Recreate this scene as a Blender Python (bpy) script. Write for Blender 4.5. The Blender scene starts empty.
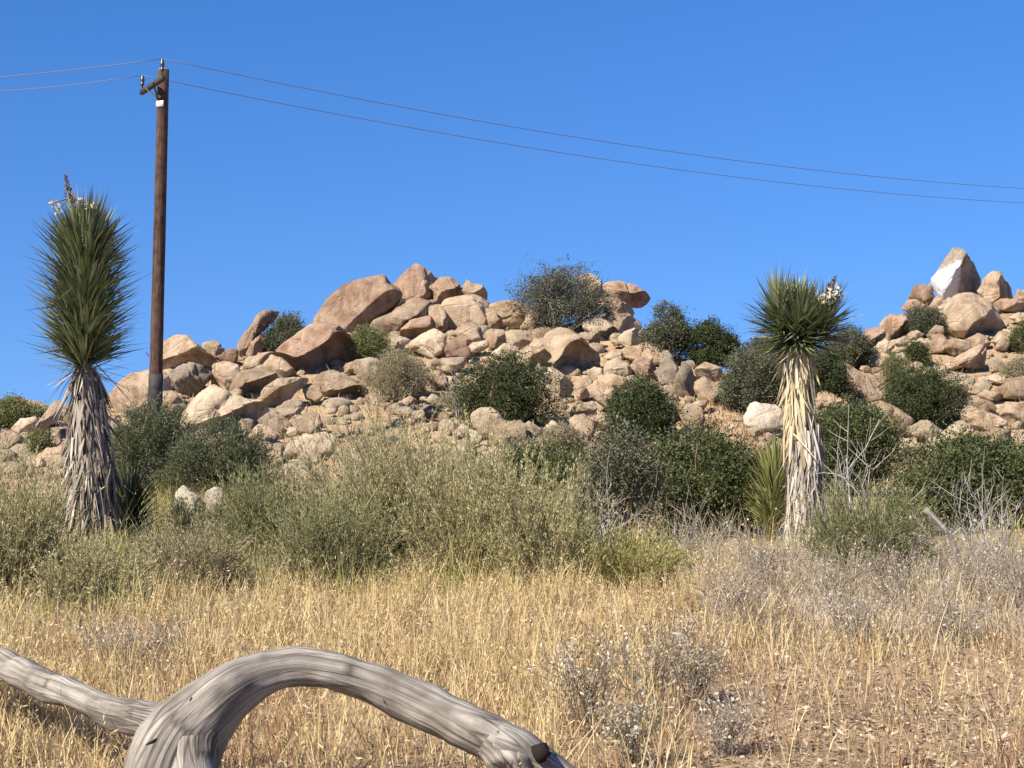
import bpy, bmesh, math
import numpy as np
from mathutils import Vector
R = math.radians
scene = bpy.context.scene
COL = scene.collection

# ------------------------------------------------------------------ camera, world, sun, exposure
W, H = 1024, 768
CAM_Z = 1.6
F = 1624.0
HORIZON = 480.0
PITCH = math.atan((HORIZON - H / 2) / F)
cam_d = bpy.data.cameras.new("camera")
cam = bpy.data.objects.new("camera", cam_d)
COL.objects.link(cam)
cam.location = (0, 0, CAM_Z)
cam.rotation_euler = (R(90) + PITCH, 0, 0)
cam_d.sensor_width = 36
cam_d.lens = F / W * 36
cam_d.clip_start = 0.1
cam_d.clip_end = 6000
scene.camera = cam

SUN_DIR = Vector((-0.60, -0.56, 0.74)).normalized()      # towards the sun
sun_el = math.asin(SUN_DIR.z)
sun_az = math.atan2(SUN_DIR.x, SUN_DIR.y)
world = bpy.data.worlds.new("World")
scene.world = world
world.use_nodes = True
wn, wl = world.node_tree.nodes, world.node_tree.links
bg = wn["Background"]
sky = wn.new("ShaderNodeTexSky")
sky.sky_type = 'NISHITA'
sky.sun_disc = False
sky.sun_elevation = sun_el
sky.sun_rotation = sun_az
sky.altitude = 2500
sky.air_density = 1.0
sky.dust_density = 0.0
sky.ozone_density = 2.0
geo_ = wn.new("ShaderNodeTexCoord")
mp_ = wn.new("ShaderNodeMapping")          # flattens the gradient towards the horizon
mp_.inputs['Scale'].default_value = (1, 1, 0.55)
mp_.inputs['Location'].default_value = (0, 0, 0.10)
wl.new(geo_.outputs['Generated'], mp_.inputs['Vector'])
wl.new(mp_.outputs[0], sky.inputs['Vector'])
hs = wn.new("ShaderNodeHueSaturation")
hs.inputs['Hue'].default_value = 0.505
hs.inputs['Saturation'].default_value = 1.34
hs.inputs['Value'].default_value = 1.0
wl.new(sky.outputs['Color'], hs.inputs['Color'])
tint_ = wn.new("ShaderNodeMixRGB"); tint_.blend_type = 'MULTIPLY'; tint_.inputs[0].default_value = 1
tint_.inputs[2].default_value = (1, 1, 1.14, 1)
wl.new(hs.outputs['Color'], tint_.inputs[1])
wl.new(tint_.outputs[0], bg.inputs['Color'])
bg.inputs['Strength'].default_value = 0.067

sun_d = bpy.data.lights.new("sun", 'SUN')
sun_d.energy = 5.0
sun_d.angle = R(0.53)
sun_d.color = (1.0, 0.905, 0.76)
sun_o = bpy.data.objects.new("sun", sun_d)
COL.objects.link(sun_o)
sun_o.rotation_euler = SUN_DIR.to_track_quat('Z', 'Y').to_euler()
sun_o.location = (-20, -10, 40)

vs = scene.view_settings
vs.view_transform = 'Standard'
vs.look = 'None'
vs.exposure = 1.05
vs.gamma = 1
scene.cycles.max_bounces = 6
scene.cycles.diffuse_bounces = 2
scene.cycles.transmission_bounces = 3
scene.cycles.transparent_max_bounces = 8

# ------------------------------------------------------------------ geometry of the view
SP, CP = math.sin(PITCH), math.cos(PITCH)

def pt(px, py, D):
    """the world point seen at a pixel of the photograph, D metres ahead"""
    u = (px - W / 2) / F
    v = (H / 2 - py) / F
    t = D / (CP - v * SP)
    return np.array([u * t, D, CAM_Z + (SP + v * CP) * t])

def py_to_e(py):
    return np.tan(PITCH + np.arctan((H / 2 - np.asarray(py, float)) / F))

def smooth(a, b, x):
    t = np.clip((np.asarray(x, float) - a) / (b - a), 0, 1)
    return t * t * (3 - 2 * t)

SKX = [-900, -300, 0, 60, 110, 150, 180, 210, 235, 262, 290, 320, 350, 380, 416, 450, 480, 520, 560, 600, 622, 640, 660, 690, 720, 760, 800, 850, 870, 890, 915, 940, 960, 985, 1005, 1024, 1150, 1400, 1900]
SKY = [425, 412, 405, 405, 386, 372, 350, 354, 348, 336, 342, 324, 300, 292, 282, 294, 298, 314, 320, 310, 306, 326, 346, 354, 365, 370, 366, 350, 340, 328, 306, 293, 279, 292, 294, 300, 312, 350, 400]

def hill_ab(px):
    w = smooth(720, 880, px)
    return 44 + 4 * w, 28 / 215 + w * (34 / 233 - 28 / 215)

def hill_D(px, py):
    a, b = hill_ab(px)
    return a + b * (480 - py)

ZN_D = [-400, -60, 0, 8, 12, 15, 18, 22, 30, 44, 60]
ZN_Z = [-4, -0.5, 0, 0, .15, .3, .45, .65, 1.0, 1.55, 1.9]

def wave(x, y, seed, scale, n=7):
    r = np.random.default_rng(seed)
    out = 0
    for i in range(n):
        a = r.uniform(0, 6.28)
        k = r.uniform(.5, 2.0) / scale * 6.28
        out = out + np.sin((np.cos(a) * x + np.sin(a) * y) * k + r.uniform(0, 6.28))
    return out / n

def gz(X, Y, rough=True):
    X = np.asarray(X, float); Y = np.asarray(Y, float)
    Ys = np.maximum(Y, 5.0)
    px = np.clip(512 + F * X / Ys, -900, 1900)
    a, b = hill_ab(px)
    s = np.interp(px, SKX, SKY)
    Dsky = a + b * (480 - s)
    Dm = np.clip(Y, a, Dsky)
    py = 480 - (Dm - a) / b
    zh = CAM_Z + Dm * py_to_e(py)
    zh = zh - np.maximum(0, Y - Dsky - 2) * .22
    zh = zh - .2 * smooth(0, 5, Y - a)
    zn = np.interp(Y, ZN_D, ZN_Z)
    w = smooth(-4, 2, Y - a)
    z = zn * (1 - w) + zh * w
    z = np.maximum(z, -3)
    if rough:
        z = z + .035 * wave(X, Y, 3, 2.5) + .02 * wave(X, Y, 4, .7)
    return z

# ------------------------------------------------------------------ mesh helpers
def make_mesh(name, V, quads=None, tris=None, mats=(), smooth_shade=False, uv=None, mat_idx=None):
    me = bpy.data.meshes.new(name)
    V = np.asarray(V, np.float32)
    nq = 0 if quads is None else len(quads)
    nt = 0 if tris is None else len(tris)
    me.vertices.add(len(V)); me.vertices.foreach_set("co", V.ravel())
    L = []
    if nq: L.append(np.asarray(quads, np.int32).ravel())
    if nt: L.append(np.asarray(tris, np.int32).ravel())
    loops = np.concatenate(L)
    me.loops.add(len(loops)); me.loops.foreach_set("vertex_index", loops)
    starts = np.concatenate([np.arange(nq) * 4, nq * 4 + np.arange(nt) * 3]).astype(np.int32)
    me.polygons.add(nq + nt); me.polygons.foreach_set("loop_start", starts)
    me.update(calc_edges=True)
    if smooth_shade:
        me.polygons.foreach_set("use_smooth", np.ones(nq + nt, bool))
    for m in mats: me.materials.append(m)
    if mat_idx is not None:
        me.polygons.foreach_set("material_index", np.asarray(mat_idx, np.int32))
    if uv is not None:
        ul = me.uv_layers.new(name="UVMap")
        ul.data.foreach_set("uv", np.asarray(uv, np.float32)[loops].ravel())
    me.validate()
    me.update()
    return me

def link(name, me, parent=None, loc=(0, 0, 0)):
    o = bpy.data.objects.new(name, me)
    COL.objects.link(o)
    o.location = loc
    if parent is not None: o.parent = parent
    return o

def tag(o, label=None, cat=None, group=None, kind=None):
    if label: o['label'] = label
    if cat: o['category'] = cat
    if group: o['group'] = group
    if kind: o['kind'] = kind
    return o

def empty(name, loc, label, cat, group=None):
    o = bpy.data.objects.new(name, None)
    COL.objects.link(o)
    o.location = [float(c) for c in loc]
    o.empty_display_size = .2
    return tag(o, label, cat, group)

class Geo:
    """collects pieces of one part"""
    def __init__(self): self.v, self.q, self.t, self.n = [], [], [], 0
    def add(self, V, q=None, t=None):
        if q is not None and len(q): self.q.append(np.asarray(q) + self.n)
        if t is not None and len(t): self.t.append(np.asarray(t) + self.n)
        self.v.append(V); self.n += len(V)
    def build(self, name, mat, parent=None, loc=(0, 0, 0), smooth_shade=False):
        me = make_mesh(name, np.concatenate(self.v), np.concatenate(self.q) if self.q else None,
                       np.concatenate(self.t) if self.t else None, [mat], smooth_shade)
        return link(name, me, parent, loc)

def unit(a):
    return a / np.maximum(np.linalg.norm(a, axis=-1, keepdims=True), 1e-9)

def rand_dirs(r, n):
    return unit(r.normal(size=(n, 3)))

def blades(g, base, d, L, wid, bend, side, flat=.6):
    """tapering leaves of three rows; base, d, bend, side: (N,3); L, wid: (N,)"""
    N = len(base)
    L = np.asarray(L)[:, None]; wid = np.asarray(wid)[:, None]
    rows = []
    for t, w in ((0, 1), (.5, flat + .15)):
        c = base + d * L * t + bend * t * t
        rows += [c - side * wid * .5 * w, c + side * wid * .5 * w]
    rows.append(base + d * L + bend)
    V = np.stack(rows, 1).reshape(-1, 3)
    i = np.arange(N) * 5
    g.add(V, np.stack([i, i + 1, i + 3, i + 2], 1), np.stack([i + 2, i + 3, i + 4], 1))

def leaves(g, c, d, s, L, wid):
    N = len(c)
    L = np.asarray(L)[:, None]; wid = np.asarray(wid)[:, None]
    V = np.stack([c, c + d * L * .45 + s * wid * .5, c + d * L, c + d * L * .5 - s * wid * .5], 1).reshape(-1, 3)
    i = np.arange(N) * 4
    g.add(V, np.stack([i, i + 1, i + 2, i + 3], 1))

def sticks(g, p0, p1, r0, r1):
    N = len(p0)
    d = unit(p1 - p0)
    a = unit(np.cross(d, np.where(np.abs(d[:, 2:3]) > .9, [[1., 0, 0]], [[0, 0, 1.]])))
    b = np.cross(d, a)
    r0 = np.broadcast_to(np.asarray(r0, float), (N,))[:, None]; r1 = np.broadcast_to(np.asarray(r1, float), (N,))[:, None]
    rows = []
    for p, r in ((p0, r0), (p1, r1)):
        for k in range(3):
            an = k * 2.0944
            rows.append(p + (a * math.cos(an) + b * math.sin(an)) * r)
    V = np.stack(rows, 1).reshape(-1, 3)
    i = np.arange(N) * 6
    q = np.concatenate([np.stack([i + k, i + (k + 1) % 3, i + 3 + (k + 1) % 3, i + 3 + k], 1) for k in range(3)])
    g.add(V, q)

def tube(g, P, rad, nseg=12, wob=0, seed=0, close=True):
    """a tube through points P with radii rad; returns (u, v) per vertex"""
    P = np.asarray(P, float); rad = np.asarray(rad, float)
    n = len(P)
    T = unit(np.gradient(P, axis=0))
    ref = np.array([0., 0, 1]) if abs(T[0][2]) < .9 else np.array([1., 0, 0])
    A = np.zeros_like(P)
    a = unit(np.cross(T[0], ref)[None])[0]
    for i in range(n):
        a = a - T[i] * np.dot(a, T[i]); a = a / np.linalg.norm(a); A[i] = a
    B = np.cross(T, A)
    an = np.arange(nseg) / nseg * 2 * np.pi
    rr = rad[:, None] * np.ones(nseg)
    if wob:
        r = np.random.default_rng(seed)
        s = np.linspace(0, 1, n)[:, None]
        for k in range(9):
            m = r.integers(1, 5); f = r.uniform(2, 14)
            rr = rr * (1 + wob / 3 * np.sin(m * an[None] + f * s * 6.28 / 3 + r.uniform(0, 6.28)) * r.uniform(.3, 1))
    V = P[:, None] + (A[:, None] * np.cos(an)[None, :, None] + B[:, None] * np.sin(an)[None, :, None]) * rr[..., None]
    V = V.reshape(-1, 3)
    i = np.arange(n - 1)[:, None] * nseg; j = np.arange(nseg)[None]
    q = np.stack([i + j, i + (j + 1) % nseg, i + nseg + (j + 1) % nseg, i + nseg + j], -1).reshape(-1, 4)
    dist = np.concatenate([[0], np.cumsum(np.linalg.norm(np.diff(P, axis=0), axis=1))])
    uv = np.stack([np.tile(np.abs(an / np.pi - 1), n), np.repeat(dist, nseg)], 1)
    t = []
    if close:
        V = np.concatenate([V, P[:1], P[-1:]]); uv = np.concatenate([uv, [[.5, 0], [.5, dist[-1]]]])
        for k in range(nseg):
            t.append((n * nseg, (k + 1) % nseg, k))
            t.append((n * nseg + 1, (n - 1) * nseg + k, (n - 1) * nseg + (k + 1) % nseg))
    g.add(V, q, np.array(t) if t else None)
    return uv

def spline(pts, n):
    """Catmull-Rom through rows of any width"""
    p = np.asarray(pts, float)
    p = np.concatenate([[2 * p[0] - p[1]], p, [2 * p[-1] - p[-2]]])
    out = []
    for t in np.linspace(0, len(p) - 3 - 1e-6, n):
        i = int(t); f = t - i
        a, b, c, d = p[i:i + 4]
        out.append(.5 * ((2 * b) + (c - a) * f + (2 * a - 5 * b + 4 * c - d) * f * f + (3 * b - a - 3 * c + d) * f ** 3))
    return np.array(out)

def box(g, c, half, ax=None):
    ax = np.eye(3) if ax is None else np.asarray(ax, float)
    V = np.array([[x, y, z] for x in (-1, 1) for y in (-1, 1) for z in (-1, 1)], float) * np.asarray(half)
    V = V @ ax + np.asarray(c)
    g.add(V, [(0, 1, 3, 2), (4, 6, 7, 5), (0, 4, 5, 1), (2, 3, 7, 6), (0, 2, 6, 4), (1, 5, 7, 3)])

# ------------------------------------------------------------------ materials
def new_mat(name):
    m = bpy.data.materials.new(name); m.use_nodes = True
    nt = m.node_tree; nt.nodes.clear()
    out = nt.nodes.new("ShaderNodeOutputMaterial")
    return m, nt.nodes, nt.links, out

def ramp(n, stops):
    r = n.new("ShaderNodeValToRGB")
    e = r.color_ramp.elements
    while len(e) < len(stops): e.new(.5)
    for el, (p, c) in zip(e, stops):
        el.position = p; el.color = (*c, 1)
    return r

def leaf_mat(name, cols, trans=.3, rough=.6, spec=.25):
    m, n, l, out = new_mat(name)
    geo = n.new("ShaderNodeNewGeometry")
    k = len(cols)
    r = ramp(n, [(i / max(k - 1, 1), c) for i, c in enumerate(cols)])
    l.new(geo.outputs['Random Per Island'], r.inputs[0])
    p = n.new("ShaderNodeBsdfPrincipled")
    p.inputs['Roughness'].default_value = rough
    p.inputs['Specular IOR Level'].default_value = spec
    l.new(r.outputs[0], p.inputs['Base Color'])
    if trans:
        t = n.new("ShaderNodeBsdfTranslucent")
        l.new(r.outputs[0], t.inputs['Color'])
        mx = n.new("ShaderNodeMixShader"); mx.inputs[0].default_value = trans
        l.new(p.outputs[0], mx.inputs[1]); l.new(t.outputs[0], mx.inputs[2])
        l.new(mx.outputs[0], out.inputs[0])
    else:
        l.new(p.outputs[0], out.inputs[0])
    return m

def simple_mat(name, c, rough=.7, spec=.3, noise=0.0, scale=20.0, c2=None):
    m, n, l, out = new_mat(name)
    p = n.new("ShaderNodeBsdfPrincipled")
    p.inputs['Roughness'].default_value = rough
    p.inputs['Specular IOR Level'].default_value = spec
    if c2 is not None:
        tc = n.new("ShaderNodeTexCoord"); t = n.new("ShaderNodeTexNoise")
        t.inputs['Scale'].default_value = scale; t.inputs['Detail'].default_value = 6
        l.new(tc.outputs['Object'], t.inputs['Vector'])
        r = ramp(n, [(.35, c), (.65, c2)])
        l.new(t.outputs[0], r.inputs[0]); l.new(r.outputs[0], p.inputs['Base Color'])
        b = n.new("ShaderNodeBump"); b.inputs['Strength'].default_value = .5; b.inputs['Distance'].default_value = .01
        l.new(t.outputs[0], b.inputs['Height']); l.new(b.outputs[0], p.inputs['Normal'])
    else:
        p.inputs['Base Color'].default_value = (*c, 1)
    l.new(p.outputs[0], out.inputs[0])
    return m

def rock_mat(name, pale, mid, dark, amount=.5, paint=0.0):
    m, n, l, out = new_mat(name)
    tc = n.new("ShaderNodeTexCoord"); oi = n.new("ShaderNodeObjectInfo")
    va = n.new("ShaderNodeVectorMath"); va.operation = 'ADD'
    sc = n.new("ShaderNodeVectorMath"); sc.operation = 'SCALE'; sc.inputs['Scale'].default_value = 37
    cb = n.new("ShaderNodeCombineXYZ")
    for i in range(3): l.new(oi.outputs['Random'], cb.inputs[i])
    l.new(cb.outputs[0], sc.inputs[0])
    l.new(tc.outputs['Object'], va.inputs[0]); l.new(sc.outputs[0], va.inputs[1])
    def noise(s, det=8, rough=.6, dist=0):
        t = n.new("ShaderNodeTexNoise"); t.inputs['Scale'].default_value = s; t.inputs['Detail'].default_value = det
        t.inputs['Roughness'].default_value = rough; t.inputs['Distortion'].default_value = dist
        l.new(va.outputs[0], t.inputs['Vector']); return t
    n1 = noise(.8, 8, .66, .5); n2 = noise(3.0, 9, .74, .3); n3 = noise(19, 7, .75)
    r1 = ramp(n, [(.5 - amount * .35, pale), (.5, mid), (.5 + amount * .3, dark)])
    l.new(n1.outputs[0], r1.inputs[0])
    # blotches of varnish and lichen
    r2 = ramp(n, [(.33, (.56, .51, .47)), (.45, (.96, .95, .94)), (.7, (1.15, 1.13, 1.1))])
    l.new(n2.outputs[0], r2.inputs[0])
    mu = n.new("ShaderNodeMixRGB"); mu.blend_type = 'MULTIPLY'; mu.inputs[0].default_value = .8
    l.new(r1.outputs[0], mu.inputs[1]); l.new(r2.outputs[0], mu.inputs[2])
    r3 = ramp(n, [(.34, (.66, .63, .61)), (.48, (1.02, 1.02, 1.02)), (.72, (1.18, 1.16, 1.14))])
    l.new(n3.outputs[0], r3.inputs[0])
    mu2 = n.new("ShaderNodeMixRGB"); mu2.blend_type = 'MULTIPLY'; mu2.inputs[0].default_value = .7
    l.new(mu.outputs[0], mu2.inputs[1]); l.new(r3.outputs[0], mu2.inputs[2])
    # water stains running down, and dark open joints
    mps = n.new("ShaderNodeMapping"); mps.inputs['Scale'].default_value = (2.6, 2.6, .35); l.new(va.outputs[0], mps.inputs[0])
    ns = n.new("ShaderNodeTexNoise"); ns.inputs['Scale'].default_value = 1.0; ns.inputs['Detail'].default_value = 6; l.new(mps.outputs[0], ns.inputs['Vector'])
    rs = ramp(n, [(.36, (.66, .6, .56)), (.5, (1, 1, 1))]); l.new(ns.outputs[0], rs.inputs[0])
    mu3 = n.new("ShaderNodeMixRGB"); mu3.blend_type = 'MULTIPLY'; mu3.inputs[0].default_value = .8
    l.new(mu2.outputs[0], mu3.inputs[1]); l.new(rs.outputs[0], mu3.inputs[2])
    dv = n.new("ShaderNodeMixRGB"); dv.inputs[0].default_value = .3; l.new(va.outputs[0], dv.inputs[1]); l.new(n1.outputs['Color'], dv.inputs[2])
    vj = n.new("ShaderNodeTexVoronoi"); vj.feature = 'DISTANCE_TO_EDGE'; vj.inputs['Scale'].default_value = .55; l.new(dv.outputs[0], vj.inputs['Vector'])
    rj = ramp(n, [(.002, (.4, .34, .3)), (.014, (1, 1, 1))]); l.new(vj.outputs['Distance'], rj.inputs[0])
    rs2 = ramp(n, [(.5, (0, 0, 0)), (.6, (.75, .75, .75))]); l.new(n2.outputs[0], rs2.inputs[0])
    mu4 = n.new("ShaderNodeMixRGB"); mu4.blend_type = 'MULTIPLY'; l.new(rs2.outputs[0], mu4.inputs[0])
    l.new(mu3.outputs[0], mu4.inputs[1]); l.new(rj.outputs[0], mu4.inputs[2]); mu2 = mu4
    # each rock a little lighter or darker
    mr = n.new("ShaderNodeMapRange"); mr.inputs['To Min'].default_value = .86; mr.inputs['To Max'].default_value = 1.34
    l.new(oi.outputs['Random'], mr.inputs['Value'])
    hv = n.new("ShaderNodeHueSaturation"); l.new(mr.outputs[0], hv.inputs['Value']); l.new(mu2.outputs[0], hv.inputs['Color'])
    col = hv.outputs[0]
    if paint:       # a face once painted white, worn along its edge
        sx = n.new("ShaderNodeSeparateXYZ"); l.new(tc.outputs['Object'], sx.inputs[0])
        def math_(op, a_, b_):
            q = n.new("ShaderNodeMath"); q.operation = op
            for k_, v_ in enumerate((a_, b_)):
                if hasattr(v_, 'is_linked'): l.new(v_, q.inputs[k_])
                else: q.inputs[k_].default_value = v_
            return q.outputs[0]
        wob = math_('MULTIPLY', math_('SUBTRACT', n2.outputs[0], .5), .38 * paint)
        e1 = math_('SUBTRACT', -.07 * paint, math_('ADD', sx.outputs[0], wob))
        e2 = math_('SUBTRACT', math_('ADD', math_('MULTIPLY', sx.outputs[0], .6), .40 * paint), math_('ADD', sx.outputs[2], wob))
        e = math_('MINIMUM', e1, e2)
        mk = n.new("ShaderNodeMapRange"); mk.inputs['From Min'].default_value = -.01 * paint; mk.inputs['From Max'].default_value = .025 * paint
        l.new(e, mk.inputs['Value'])
        wear = ramp(n, [(.3, (.45, .43, .42)), (.42, (.80, .80, .81))]); l.new(n3.outputs[0], wear.inputs[0])
        mxp = n.new("ShaderNodeMixRGB"); l.new(mk.outputs[0], mxp.inputs[0]); l.new(col, mxp.inputs[1]); l.new(wear.outputs[0], mxp.inputs[2])
        col = mxp.outputs[0]
    p = n.new("ShaderNodeBsdfPrincipled"); p.inputs['Roughness'].default_value = .92; p.inputs['Specular IOR Level'].default_value = .15
    l.new(col, p.inputs['Base Color'])
    vo = n.new("ShaderNodeTexVoronoi"); vo.feature = 'DISTANCE_TO_EDGE'; vo.inputs['Scale'].default_value = .8
    l.new(va.outputs[0], vo.inputs['Vector'])
    cr = n.new("ShaderNodeMapRange"); cr.inputs['From Max'].default_value = .035
    l.new(vo.outputs['Distance'], cr.inputs['Value'])
    ad = n.new("ShaderNodeMath"); ad.operation = 'MULTIPLY_ADD'; ad.inputs[1].default_value = .5
    l.new(n2.outputs[0], ad.inputs[0]); l.new(n3.outputs[0], ad.inputs[2])
    ad2 = n.new("ShaderNodeMath"); ad2.operation = 'MULTIPLY_ADD'; ad2.inputs[1].default_value = .25
    l.new(cr.outputs[0], ad2.inputs[0]); l.new(ad.outputs[0], ad2.inputs[2])
    b = n.new("ShaderNodeBump"); b.inputs['Strength'].default_value = .95; b.inputs['Distance'].default_value = .2
    l.new(ad2.outputs[0], b.inputs['Height']); l.new(b.outputs[0], p.inputs['Normal'])
    l.new(p.outputs[0], out.inputs[0])
    return m

ROCK = {
    'w': rock_mat('rock_white', (0.806, 0.739, 0.617), (0.739, 0.661, 0.526), (0.582, 0.493, 0.366)),
    't': rock_mat('rock_tan', (0.623, 0.492, 0.359), (0.533, 0.407, 0.278), (0.361, 0.256, 0.171)),
    'c': rock_mat('rock_cream', (0.688, 0.579, 0.437), (0.609, 0.496, 0.351), (0.442, 0.334, 0.224)),
    'p': rock_mat('rock_pink_brown', (0.571, 0.416, 0.307), (0.457, 0.319, 0.221), (0.301, 0.195, 0.135)),
    'g': rock_mat('rock_grey', (0.478, 0.423, 0.331), (0.377, 0.317, 0.239), (0.230, 0.184, 0.143)),
}

PAINTED = rock_mat('rock_with_white_paint', (.52, .46, .36), (.41, .345, .26), (.25, .20, .155), .5, 2.45)

def ground_mat():
    m, n, l, out = new_mat('dry_sandy_soil')
    tc = n.new("ShaderNodeTexCoord")
    def noise(s, det=8, rough=.6):
        t = n.new("ShaderNodeTexNoise"); t.inputs['Scale'].default_value = s; t.inputs['Detail'].default_value = det
        t.inputs['Roughness'].default_value = rough
        l.new(tc.outputs['Object'], t.inputs['Vector']); return t
    a, b_, c = noise(.35), noise(4, 9, .7), noise(45, 6, .7)
    r = ramp(n, [(.3, (.30, .205, .125)), (.5, (.43, .31, .19)), (.7, (.52, .39, .25))])
    l.new(a.outputs[0], r.inputs[0])
    r2 = ramp(n, [(.3, (.6, .56, .52)), (.5, (1, 1, 1)), (.72, (1.15, 1.1, 1.0))]); l.new(b_.outputs[0], r2.inputs[0])
    r3 = ramp(n, [(.33, (.55, .52, .5)), (.5, (1, 1, 1)), (.7, (1.2, 1.18, 1.12))]); l.new(c.outputs[0], r3.inputs[0])
    m1 = n.new("ShaderNodeMixRGB"); m1.blend_type = 'MULTIPLY'; m1.inputs[0].default_value = .8
    l.new(r.outputs[0], m1.inputs[1]); l.new(r2.outputs[0], m1.inputs[2])
    m2 = n.new("ShaderNodeMixRGB"); m2.blend_type = 'MULTIPLY'; m2.inputs[0].default_value = .8
    l.new(m1.outputs[0], m2.inputs[1]); l.new(r3.outputs[0], m2.inputs[2])
    p = n.new("ShaderNodeBsdfPrincipled"); p.inputs['Roughness'].default_value = .95; p.inputs['Specular IOR Level'].default_value = .1
    l.new(m2.outputs[0], p.inputs['Base Color'])
    ad = n.new("ShaderNodeMath"); ad.operation = 'MULTIPLY_ADD'; ad.inputs[1].default_value = 2
    l.new(b_.outputs[0], ad.inputs[0]); l.new(c.outputs[0], ad.inputs[2])
    b = n.new("ShaderNodeBump"); b.inputs['Strength'].default_value = .8; b.inputs['Distance'].default_value = .05
    l.new(ad.outputs[0], b.inputs['Height']); l.new(b.outputs[0], p.inputs['Normal'])
    l.new(p.outputs[0], out.inputs[0])
    return m
SOIL = ground_mat()

# ------------------------------------------------------------------ the ground: one sheet out to the horizon
def axis(a, b, fine, far, n):
    inner = np.arange(a, b + fine / 2, fine)
    s = np.geomspace(fine, far, n)
    return np.concatenate([(a - np.cumsum(s))[::-1], inner, b + np.cumsum(s)])
gx = axis(-45, 45, .3, 700, 26)
gy = np.concatenate([-np.cumsum(np.geomspace(.6, 500, 14))[::-1], np.arange(0, 100, .3), 100 + np.cumsum(np.geomspace(.4, 700, 24))])
XX, YY = np.meshgrid(gx, gy)
ZZ = gz(XX, YY)
GV = np.stack([XX, YY, ZZ], -1).reshape(-1, 3)
nx, ny = len(gx), len(gy)
ii = (np.arange(ny - 1)[:, None] * nx + np.arange(nx - 1)[None]).ravel()
GQ = np.stack([ii, ii + 1, ii + nx + 1, ii + nx], 1)
ground = link('ground', make_mesh('ground', GV, GQ, None, [SOIL], True))
tag(ground, 'dry sandy ground rising into the boulder hill', None, None, 'structure')
# ------------------------------------------------------------------ boulders
def ico(level):
    bm = bmesh.new(); bmesh.ops.create_icosphere(bm, subdivisions=level, radius=1)
    v = np.array([x.co[:] for x in bm.verts]); f = np.array([[y.index for y in x.verts] for x in bm.faces])
    bm.free(); return unit(v), f
ICO = {k: ico(k) for k in (1, 2, 3, 4, 5, 6)}

def radial(poly, n=360):
    """outline as radius over angle about its centroid, a little rounded"""
    p = np.asarray(poly, float)
    q = np.roll(p, -1, 0)
    ar = p[:, 0] * q[:, 1] - q[:, 0] * p[:, 1]
    c = np.array([((p[:, 0] + q[:, 0]) * ar).sum(), ((p[:, 1] + q[:, 1]) * ar).sum()]) / (3 * ar.sum())
    t = np.linspace(0, 1, 60, endpoint=False)[None, :, None]
    s = (p[:, None] * (1 - t) + q[:, None] * t).reshape(-1, 2) - c
    an = np.degrees(np.arctan2(s[:, 1], s[:, 0])) % 360; r = np.hypot(s[:, 0], s[:, 1])
    o = np.argsort(an); an, r = an[o], r[o]
    rr = np.interp(np.arange(n) * 360 / n, np.concatenate([an - 360, an, an + 360]), np.tile(r, 3))
    k = np.exp(-.5 * (np.arange(-12, 13) / 4.0) ** 2); k /= k.sum()
    rr = np.convolve(np.concatenate([rr[-12:], rr, rr[:12]]), k, 'valid')
    return c, rr

def fract(p, r, base, n=10, octaves=4, gain=.55):
    out = np.zeros(len(p)); amp = 1.0
    for o in range(octaves):
        K = rand_dirs(r, n) * base * 2 ** o * r.uniform(.6, 1.4, (n, 1)) * 6.28
        ph = r.uniform(0, 6.28, n)
        out += amp * np.sin(p @ K.T + ph).sum(1) / math.sqrt(n)
        amp *= gain
    return out

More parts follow.
